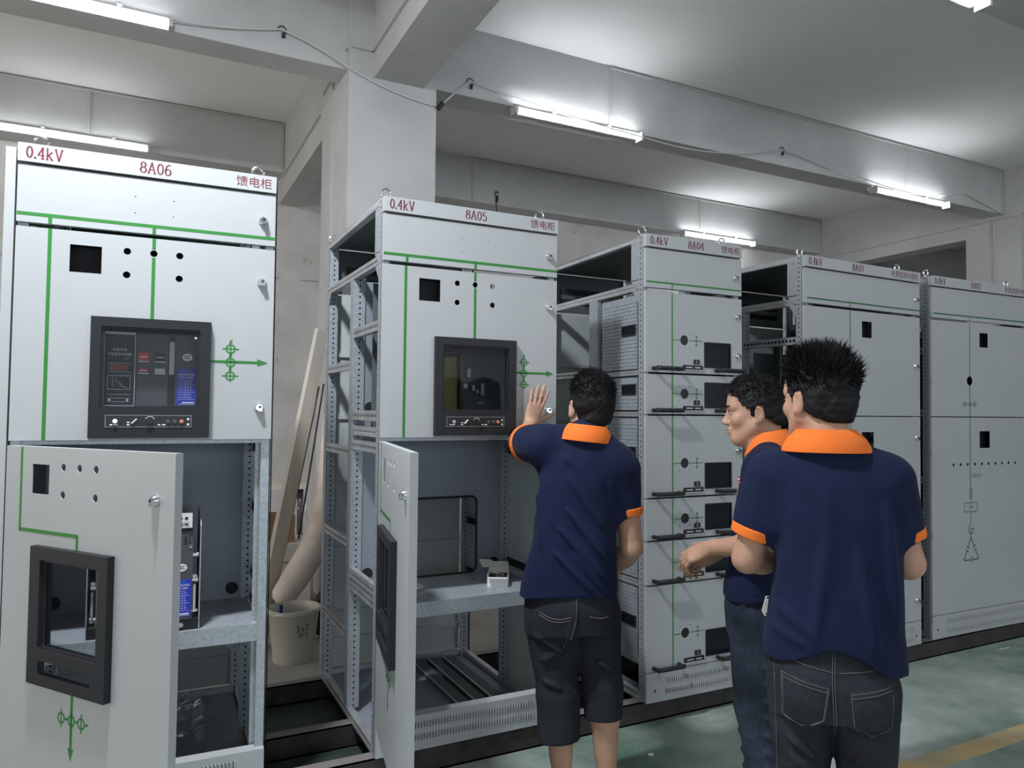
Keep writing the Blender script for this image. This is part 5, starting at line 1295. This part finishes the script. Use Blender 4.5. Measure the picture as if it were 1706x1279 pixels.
def shoes(parent, feet):
    for (x, y, a) in feet:
        F = Field((x-0.2,y-0.2,-0.02),(x+0.2,y+0.3,0.16),0.006); R = rotz(a); c = np.array([x,y,0])
        F.cone(c+R@np.array([0,-0.06,0.045]), c+R@np.array([0,0.13,0.035]), 0.045, 0.040, 0, clip1=None); F.cone(c+R@np.array([0,-0.04,0.05]), c+R@np.array([0,-0.03,0.10]), 0.045, 0.045, 0.02)
        F.plane((0,0,-1),(0,0,0.002)); F.build('shoe', parent, 'shoe', 1)
def body_limbs(F, J):
    """arms and legs from a joint dictionary; hip, knee, ankle, shoulder, elbow, wrist, one per side"""
    for s_ in 'LR':
        F.cone(J['hip'+s_], J['kn'+s_], 0.060, 0.045, 0.03); F.cone(J['kn'+s_], J['an'+s_], 0.045, 0.034, 0.02)
        kn, an = np.array(J['kn'+s_], float), np.array(J['an'+s_], float); cf = kn+(an-kn)*0.30+np.array([0,-0.018,0]); F.cone(kn+(an-kn)*0.14+np.array([0,-0.012,0]), cf, 0.046, 0.044, 0.03); F.cone(cf, kn+(an-kn)*0.62, 0.044, 0.032, 0.03)
        F.cone(an, np.array(J['an'+s_])+np.array([0,0.12,-0.045]), 0.034, 0.026, 0.02)
        sh, el, wr = [np.array(J[q+s_], float) for q in ('sh','el','wr')]
        F.cone(sh, el, 0.052, 0.040, 0.02); F.cone(el, el+(wr-el)*0.35, 0.040, 0.039, 0.015); F.cone(el+(wr-el)*0.30, wr, 0.039, 0.0255, 0.02)
VS = 0.004      # voxel of the figures
def wrinkle(F, seed, amp=0.0022, fr=(22, 45, 80), st=(1,1,0.6)): F.disp(fnoise(fr, amp, seed, st))

# ---- man touching the cabinet --------------------------------------
p1 = empty('person', (2.51, -0.50, 0), (0, 0, -0.49))
tag(p1, 'person in navy polo shirt and rolled-up black trousers, one palm raised against cabinet 8A05', 'person')
R1 = rotz(0.26)@rotx(0.10); hc1 = (0.043, 0.045, 1.468)
J = dict(hipL=(-0.085,0,0.78), knL=(-0.068,0.0,0.44), anL=(-0.058,-0.03,0.085), hipR=(0.060,0,0.78), knR=(0.092,0.02,0.45), anR=(0.108,-0.005,0.085),
         shL=(-0.128,0.02,1.325), elL=(-0.222,0.225,1.325), wrL=(-0.180,0.435,1.395), shR=(0.155,-0.002,1.235), elR=(0.192,0.005,0.955), wrR=(0.135,0.165,0.83))
F = Field((-0.34,-0.26,0.0),(0.34,0.60,1.64), VS)
T1 = head_parts(F, hc1, R1, 1.03, neck=(0.022,-0.015,1.335))
F.loft([(0.72,-0.02,0,0.14,0.10),(0.95,-0.015,0,0.125,0.09),(1.2,0,0.01,0.14,0.09),(1.30,0.015,0.015,0.10,0.075),(1.345,0.02,0.0,0.055,0.055)], 0.03)
body_limbs(F, J)
dn = (0.4706,-0.8823,0.0); dx = np.array((0.8823,0.4706,0.0))
hand(F, J['wrL'], dx*0.30+np.array([0,0,0.95]), dn, dx, 1.0, curl=(0.03,0.02,0.02,0.03), spread=0.13, thumb_out=1.0)
hand(F, J['wrR'], (-0.15,0.75,-0.6), (0.95,0.1,0.0), (0,0.6,0.7), 1.0, curl=(0.5,0.5,0.5,0.55))
F.build('body', p1, 'skin', 2)
hair(p1, hc1, R1, 1.03, 'hair', 0.014, 0.0055, 0.013, 21, n=4200, comb=(0.15,-0.2,0.5), nape=-0.062)
eyes(p1, T1, R1, 1.03)
# shirt
F = Field((-0.30,-0.22,0.74),(0.30,0.26,1.44), VS)
F.loft([(0.775,-0.034,0.0,0.176,0.128),(0.86,-0.030,0.0,0.170,0.124),(0.98,-0.018,0.0,0.152,0.116),(1.10,-0.010,0.004,0.146,0.110),(1.20,0.0,0.010,0.152,0.110),(1.28,0.010,0.014,0.140,0.104),(1.335,0.015,0.014,0.105,0.086),(1.375,0.020,0.008,0.066,0.066)], 0.0)
sleeve(F, J['shL'], J['elL'], 0.165, 0.080, 0.068, 0.05); sleeve(F, J['shR'], J['elR'], 0.160, 0.074, 0.050, 0.06)
F.cone((-0.11,0.02,1.34),(0.02,0.0,1.365),0.055,0.055,0.04); F.cone((0.02,0.0,1.365),(0.13,0.0,1.27),0.055,0.06,0.04)
F.plane((0.05,0,-1),(0,0,0.797))
wrinkle(F, 3, 0.003)
for a, b_, am, w_ in (((-0.10,-0.115,1.16),(0.12,-0.115,0.90),0.008,0.011),((-0.13,-0.115,1.09),(0.11,-0.12,0.84),0.009,0.010),((-0.14,-0.12,1.00),(0.04,-0.125,0.82),0.007,0.011),((-0.05,-0.10,1.22),(0.10,-0.11,1.02),0.007,0.012),
                     ((-0.16,0.06,1.28),(-0.10,-0.07,1.12),0.008,0.012),((-0.19,0.10,1.30),(-0.10,-0.05,1.24),0.006,0.010),((-0.17,-0.02,1.20),(-0.14,-0.09,0.96),0.006,0.012),((0.10,-0.09,1.20),(0.15,-0.03,1.06),0.006,0.010),((-0.02,-0.12,0.95),(0.10,-0.12,0.80),0.006,0.012),((-0.12,-0.09,1.34),(-0.02,-0.09,1.25),0.005,0.010)): F.fold(a, b_, am, w_)
F.build('polo_shirt', p1, 'navy_cloth', 2)
cuff(p1, J['shL'], J['elL'], 0.165, 0.080, 0.068); cuff(p1, J['shR'], J['elR'], 0.160, 0.074, 0.050)
collar(p1, (0.024,-0.012,1.37), rotz(0.10)@roty(0.10), (0.066,0.064), (0.098,0.086), 1.402, 1.345)
# rolled trousers
F = Field((-0.26,-0.20,0.25),(0.24,0.22,0.86), VS)
F.loft([(0.66,-0.020,0.0,0.160,0.118),(0.74,-0.022,0.0,0.166,0.122),(0.84,-0.028,0.0,0.156,0.112)], 0.0)
F.cone((-0.098,0,0.70),(-0.075,0.0,0.42),0.094,0.072,0.02); F.cone((-0.075,-0.010,0.42),(-0.068,-0.020,0.275),0.078,0.074,0.02,clip1=0.146)
F.cone((0.062,0,0.70),(0.088,0.012,0.45),0.090,0.066,0.02); F.cone((0.090,0.006,0.45),(0.094,-0.002,0.345),0.072,0.068,0.02,clip1=0.105)
wrinkle(F, 5, 0.0035, (16, 30, 60))
rs = np.random.RandomState(4)
for i in range(9):
    z = 0.30+i*0.021; s_ = rs.uniform(-1,1)*0.012
    F.fold((-0.135,-0.03,z+s_),(-0.015,-0.05,z-s_),0.0035,0.006); F.fold((-0.12,-0.055,z+0.008-s_),(-0.03,-0.07,z+s_),0.003,0.006)
for i in range(5): F.fold((0.035,-0.05,0.37+i*0.024),(0.135,-0.035,0.375+i*0.026),0.003,0.007)
for a, b_, am in (((-0.16,-0.08,0.66),(-0.05,-0.10,0.60),0.009),((-0.15,-0.08,0.56),(-0.04,-0.09,0.62),0.007),((-0.15,-0.07,0.50),(-0.05,-0.09,0.47),0.007),((-0.02,-0.12,0.78),(-0.04,-0.11,0.63),0.008),((0.02,-0.1,0.60),(0.13,-0.07,0.52),0.007),((-0.19,0,0.80),(-0.175,0.0,0.68),0.010)): F.fold(a, b_, am, 0.011)
tr = F.build('rolled_trousers', p1, 'black_shorts', 1)
stitch(tr, F, [[(-0.145,0.745),(-0.12,0.732),(-0.09,0.725),(-0.06,0.727),(-0.035,0.735)],[(-0.145,0.735),(-0.12,0.722),(-0.09,0.715),(-0.06,0.717),(-0.035,0.725)],[(0.03,0.735),(0.07,0.728),(0.10,0.73)],[(-0.015,0.80),(-0.018,0.72),(-0.035,0.66),(-0.06,0.62)]], r=0.0013)
shoes(p1, [(-0.058,0.02,0.1),(0.108,0.04,-0.1)])

# ---- young man in profile -----------------------------------------
p2 = empty('person', (3.02, -0.86, 0), (0, 0, 0.6435))
tag(p2, 'young person in navy polo shirt and jeans seen in profile, hand raised towards the drawers', 'person')
R2 = rotz(0.16)@rotx(-0.05); hc2 = (0.0, 0.004, 1.452)
J = dict(hipL=(-0.085,-0.01,0.80), knL=(-0.09,-0.01,0.46), anL=(-0.09,-0.07,0.085), hipR=(0.085,-0.01,0.80), knR=(0.09,0.03,0.46), anR=(0.09,-0.01,0.085),
         shL=(-0.165,-0.050,1.255), elL=(-0.235,-0.065,1.03), wrL=(-0.132,0.135,0.985), shR=(0.165,-0.040,1.255), elR=(0.22,-0.03,1.0), wrR=(0.16,0.16,0.92))
F = Field((-0.33,-0.26,0.0),(0.33,0.40,1.62), VS)
T2 = head_parts(F, hc2, R2, 1.02, neck=(0.0,-0.045,1.315))
F.loft([(0.72,0,0,0.13,0.10),(0.95,0,-0.01,0.13,0.09),(1.2,0,-0.03,0.14,0.09),(1.29,0,-0.04,0.10,0.075),(1.335,0,-0.04,0.055,0.055)], 0.03)
body_limbs(F, J)
hand(F, J['wrL'], (0.20,0.85,-0.42), (-0.55,0.30,0.78), (0.62,0.30,0.35), 1.0, curl=(0.30,0.42,0.50,0.55), spread=0.08, thumb_out=0.7)
hand(F, J['wrR'], (-0.2,0.8,-0.4), (0.8,0.0,0.6), (-0.5,0.3,0.7), 1.0, curl=(0.5,0.5,0.5,0.5))
F.build('body', p2, 'skin', 2)
hair(p2, hc2, R2, 1.02, 'hair', 0.014, 0.007, 0.010, 31, n=4200, comb=(0,0.55,0.25), nape=-0.045, front=0.052)
eyes(p2, T2, R2, 1.02)
b = MBm('lip'); b.tube([tuple(T2((0.020*math.sin(a), 0.0965-0.012*math.sin(a)**2, -0.0545))) for a in [-1.2+2.4*i/8 for i in range(9)]], [0.001,0.0026,0.0034,0.0034,0.003,0.0034,0.0034,0.0026,0.001], 6)
b.tube([tuple(T2((0.018*math.sin(a), 0.0930-0.012*math.sin(a)**2, -0.0640))) for a in [-1.2+2.4*i/8 for i in range(9)]], [0.001,0.003,0.004,0.0042,0.0042,0.0042,0.004,0.003,0.001], 6); b.build('lips', p2, smooth=True)
F = Field((-0.32,-0.24,0.74),(0.32,0.20,1.42), VS)
F.loft([(0.775,0,0.000,0.168,0.112),(0.84,0,-0.006,0.166,0.116),(0.95,0,-0.018,0.158,0.110),(1.08,0,-0.032,0.158,0.108),(1.18,0,-0.045,0.160,0.108),(1.26,0,-0.048,0.142,0.098),(1.31,0,-0.048,0.100,0.082),(1.345,0,-0.045,0.062,0.062)], 0.0)
sleeve(F, J['shL'], J['elL'], 0.175, 0.076, 0.062, 0.05); sleeve(F, J['shR'], J['elR'], 0.170, 0.076, 0.060, 0.05)
F.cone((-0.12,-0.05,1.285),(0.0,-0.05,1.325),0.052,0.055,0.04); F.cone((0.12,-0.05,1.285),(0.0,-0.05,1.325),0.052,0.055,0.04)
F.plane((0,0,-1),(0,0,0.812)); wrinkle(F, 13)
for i in range(5): F.fold((-0.16,-0.03,0.83+i*0.022),(-0.10,0.09,0.835+i*0.018),0.006,0.009)
for a, b_ in (((-0.15,0.02,1.20),(-0.10,0.07,1.02)),((-0.17,-0.02,1.14),(-0.12,0.08,0.95))): F.fold(a, b_, 0.006, 0.012)
F.build('polo_shirt', p2, 'navy_cloth', 2)
yb = F.surf(-0.085, 1.218, back=False)
b = MBm('display_red'); b.M = Matrix.Translation((-0.085, yb-0.001, 1.218))@Matrix.Rotation(0.55, 4, 'Z'); b.box(-0.010,-0.003,-0.012,0.010,0.002,0.012); b.mat('label_white'); b.box(-0.007,0.0015,-0.008,0.007,0.0026,-0.005); b.box(-0.007,0.0015,0.001,0.007,0.0026,0.008); b.build('chest_badge', p2)
cuff(p2, J['shL'], J['elL'], 0.175, 0.076, 0.062); cuff(p2, J['shR'], J['elR'], 0.170, 0.076, 0.060)
collar(p2, (0,-0.040,1.35), rotx(-0.20), (0.066,0.066), (0.098,0.092), 1.385, 1.325)

F = Field((-0.24,-0.22,0.03),(0.24,0.20,0.86), VS)
F.loft([(0.70,0,-0.008,0.150,0.104),(0.78,0,-0.006,0.156,0.108),(0.845,0,-0.006,0.148,0.102)], 0.0)
for s_ in (-1, 1):
    y1 = -0.012 if s_ < 0 else 0.02; F.cone((s_*0.080,-0.008,0.74),(s_*0.088,y1,0.46),0.090,0.068,0.02); F.cone((s_*0.088,y1,0.46),(s_*0.09,y1-0.055,0.06),0.068,0.055,0.02,clip1=0.40)
wrinkle(F, 15, 0.0035, (18, 34, 60))
rs = np.random.RandomState(14)
for i in range(12):
    z = 0.10+i*0.055; F.fold((-0.15,-0.02+rs.uniform(-0.02,0.02),z),(-0.07,0.06,z+rs.uniform(-0.03,0.03)),0.006,0.009); F.fold((-0.16,-0.05,z+0.02),(-0.12,-0.08,z-0.01),0.005,0.010)
jn = F.build('jeans', p2, 'blue_denim', 1)
b = MBm('blue_denim'); b.box(-0.160,0.010,0.765,-0.145,0.028,0.832); b.build('belt_loop', jn)
b = MBm('card_white'); b.M = Matrix.Translation((-0.175,-0.060,0.822))@Matrix.Rotation(0.25,4,'X')
b.tube([(0,-0.012,-0.03),(0,-0.014,0.022),(0,0,0.032),(0,0.012,0.028),(0,0.012,-0.022),(0,0,-0.034)], 0.0028, 6, closed=True); b.mat('terminal_grey'); b.box(-0.001,-0.011,-0.026,0.001,0.011,0.022)
b.build('key_card', p2)
shoes(p2, [(-0.09,-0.02,0.05),(0.09,0.04,-0.05)])

# ---- man in front --------------------------------------------------
p3 = empty('person', (2.76, -1.40, 0), (0, 0, -0.806))
tag(p3, 'nearest person seen from behind, spiky black hair, loose navy polo shirt over dark jeans', 'person')
R3 = rotz(0.66)@rotx(0.0); hc3 = (-0.038, 0.022, 1.488)
J = dict(hipL=(-0.082,0,0.78), knL=(-0.080,0.015,0.44), anL=(-0.085,-0.02,0.085), hipR=(0.070,0,0.78), knR=(0.080,0.015,0.44), anR=(0.09,-0.02,0.085),
         shL=(-0.158,0.0,1.275), elL=(-0.226,0.015,1.040), wrL=(-0.115,0.225,1.00), shR=(0.128,0.0,1.272), elR=(0.183,0.03,1.055), wrR=(0.085,0.23,1.03))
F = Field((-0.34,-0.26,0.0),(0.32,0.48,1.66), VS)
T3 = head_parts(F, hc3, R3, 1.03, neck=(-0.016,-0.018,1.345))
F.loft([(0.72,-0.005,0,0.13,0.10),(0.95,0,0,0.13,0.09),(1.2,-0.01,0,0.14,0.09),(1.31,-0.015,0,0.10,0.075),(1.36,-0.016,-0.01,0.055,0.055)], 0.03)
body_limbs(F, J)
hand(F, J['wrL'], (0.45,0.85,0.1), (-0.7,0.4,0.4), (0.3,0,0.95), 1.0, curl=(0.4,0.45,0.5,0.5))
hand(F, J['wrR'], (-0.45,0.85,0.1), (0.7,0.4,0.4), (-0.3,0,0.95), 1.0, curl=(0.4,0.45,0.5,0.5))
F.build('body', p3, 'skin', 2)
def crest(p): return (0,0,0)
hair(p3, hc3, R3, 1.03, 'hair', 0.020, 0.008, 0.030, 41, n=5200, comb=(0.0,-0.15,0.55), nape=-0.058, front=0.056)
eyes(p3, T3, R3, 1.03)
F = Field((-0.32,-0.24,0.70),(0.30,0.20,1.46), VS)
F.loft([(0.73,-0.008,0,0.184,0.128),(0.84,-0.006,0,0.176,0.124),(0.95,0.0,0,0.164,0.118),(1.08,0.003,0,0.156,0.114),(1.18,-0.003,0,0.156,0.114),(1.26,-0.010,0,0.142,0.106),(1.32,-0.014,-0.002,0.104,0.088),(1.37,-0.018,-0.006,0.070,0.070)], 0.0)
sleeve(F, J['shL'], J['elL'], 0.175, 0.072, 0.060, 0.05); sleeve(F, J['shR'], J['elR'], 0.155, 0.068, 0.056, 0.04)
F.cone((-0.135,0,1.288),(-0.018,-0.008,1.355),0.056,0.056,0.04); F.cone((0.105,0,1.288),(-0.018,-0.008,1.355),0.056,0.056,0.04)
X, Y, Z = np.meshgrid(*F.ax, indexing='ij', sparse=True)
hemz = 0.822+0.022*np.cos((X+0.0)*22)*np.where(Y < 0, 1, 0)-0.030*np.clip((X-0.06)/0.12, 0, 1)-0.012*np.clip((-X-0.08)/0.10, 0, 1)
F.V = np.maximum(F.V, (hemz-Z).astype(np.float32)*0.8)
wrinkle(F, 23, 0.0034, (18, 36, 70), (1,1,0.35))
for a, b_, am, w_ in (((-0.11,-0.11,1.26),(-0.135,-0.115,0.92),0.008,0.014),((0.05,-0.115,1.10),(0.09,-0.125,0.84),0.008,0.016),((-0.03,-0.12,1.12),(-0.06,-0.125,0.84),0.006,0.016),((0.12,-0.09,1.22),(0.14,-0.08,0.90),0.008,0.014),
                     ((-0.17,-0.05,0.95),(-0.06,-0.125,0.88),0.005,0.014),((-0.18,-0.05,0.89),(-0.08,-0.125,0.85),0.006,0.012),((-0.20,-0.05,1.22),(-0.15,-0.06,1.12),0.005,0.010),((0.15,-0.06,1.25),(0.17,-0.04,1.14),0.005,0.010),((-0.02,-0.11,1.30),(-0.02,-0.12,0.95),0.003,0.02)): F.fold(a, b_, am, w_)
F.build('polo_shirt', p3, 'navy_cloth', 2)
cuff(p3, J['shL'], J['elL'], 0.175, 0.072, 0.060); cuff(p3, J['shR'], J['elR'], 0.155, 0.068, 0.056)
collar(p3, (-0.020,-0.012,1.38), rotz(0.05), (0.070,0.066), (0.118,0.096), 1.410, 1.352)
F = Field((-0.25,-0.20,0.03),(0.25,0.20,0.90), 0.0036)
F.loft([(0.66,-0.006,0,0.156,0.120),(0.74,-0.006,0,0.158,0.120),(0.88,-0.004,0,0.146,0.104)], 0.0)
for s_ in (-1, 1): F.cone((s_*0.078-0.006,0,0.72),(s_*0.080-0.006,0.0,0.46),0.092,0.070,0.018); F.cone((s_*0.080-0.006,0.0,0.46),(s_*0.09,-0.03,0.06),0.070,0.058,0.018,clip1=0.40)
F.ell((-0.075,-0.045,0.72),(0.075,0.078,0.085),None,0.03); F.ell((0.063,-0.045,0.72),(0.075,0.078,0.085),None,0.03)
wrinkle(F, 25, 0.0028, (18, 36, 60))
for a, b_, am in (((-0.13,-0.09,0.60),(-0.03,-0.09,0.54),0.008),((-0.12,-0.08,0.55),(-0.03,-0.08,0.49),0.007),((-0.14,-0.07,0.50),(-0.06,-0.08,0.55),0.006),((0.03,-0.08,0.55),(0.12,-0.08,0.60),0.006),((-0.155,-0.05,0.72),(-0.15,-0.06,0.52),0.005),((0.02,-0.1,0.62),(0.06,-0.09,0.50),0.006)): F.fold(a, b_, am, 0.012)
# seam, yokes and raised back pockets
X, Y, Z = np.meshgrid(*F.ax, indexing='ij', sparse=True)
def inpoly(P, X, Z):
    m_ = np.ones(np.broadcast(X, Z).shape, float)*9
    for (x0, z0), (x1, z1) in zip(P, P[1:]+P[:1]): L = math.hypot(x1-x0, z1-z0); m_ = np.minimum(m_, ((x1-x0)*(Z-z0)-(z1-z0)*(X-x0))/L*-1)
    return np.clip(m_/0.004, 0, 1)
pkL = [(-0.140,0.775),(-0.022,0.752),(-0.034,0.668),(-0.088,0.636),(-0.138,0.662)]; pkR = [(0.026,0.745),(0.128,0.768),(0.126,0.655),(0.080,0.630),(0.034,0.660)]
for P in (pkL, pkR): F.V -= (0.0035*inpoly(P, X, Z)*np.where(Y < -0.02, 1.0, 0.0)).astype(np.float32)
jn = F.build('jeans', p3, 'dark_denim', 1)
def inset(P, d):
    cx = sum(p[0] for p in P)/len(P); cz = sum(p[1] for p in P)/len(P); return [(cx+(x-cx)*(1-d), cz+(z-cz)*(1-d)) for x, z in P]
def loop(P): return P+P[:1]
stitch(jn, F, [loop(inset(pkL,0.03)), inset(pkL,0.09)[1:]+inset(pkL,0.09)[:1], [(-0.138,0.764),(-0.024,0.741)]], r=0.0009)
stitch(jn, F, [loop(inset(pkR,0.03)), [(0.03,0.735),(0.125,0.757)]], r=0.0008)
stitch(jn, F, [[(-0.008,0.86),(-0.010,0.75),(-0.006,0.66),(-0.004,0.60)],[(-0.014,0.86),(-0.016,0.75),(-0.012,0.66)],[(-0.15,0.815),(-0.08,0.800),(-0.012,0.790)],[(0.0,0.790),(0.07,0.800),(0.14,0.815)],[(-0.156,0.80),(-0.150,0.60),(-0.148,0.45)]], r=0.0009)
b = MBm('dark_denim'); yb = F.surf(-0.011, 0.85); b.box(-0.018, yb-0.004, 0.815, -0.004, yb+0.002, 0.875); b.build('belt_loop', jn)
shoes(p3, [(-0.085,0.03,0.1),(0.09,0.03,-0.1)])
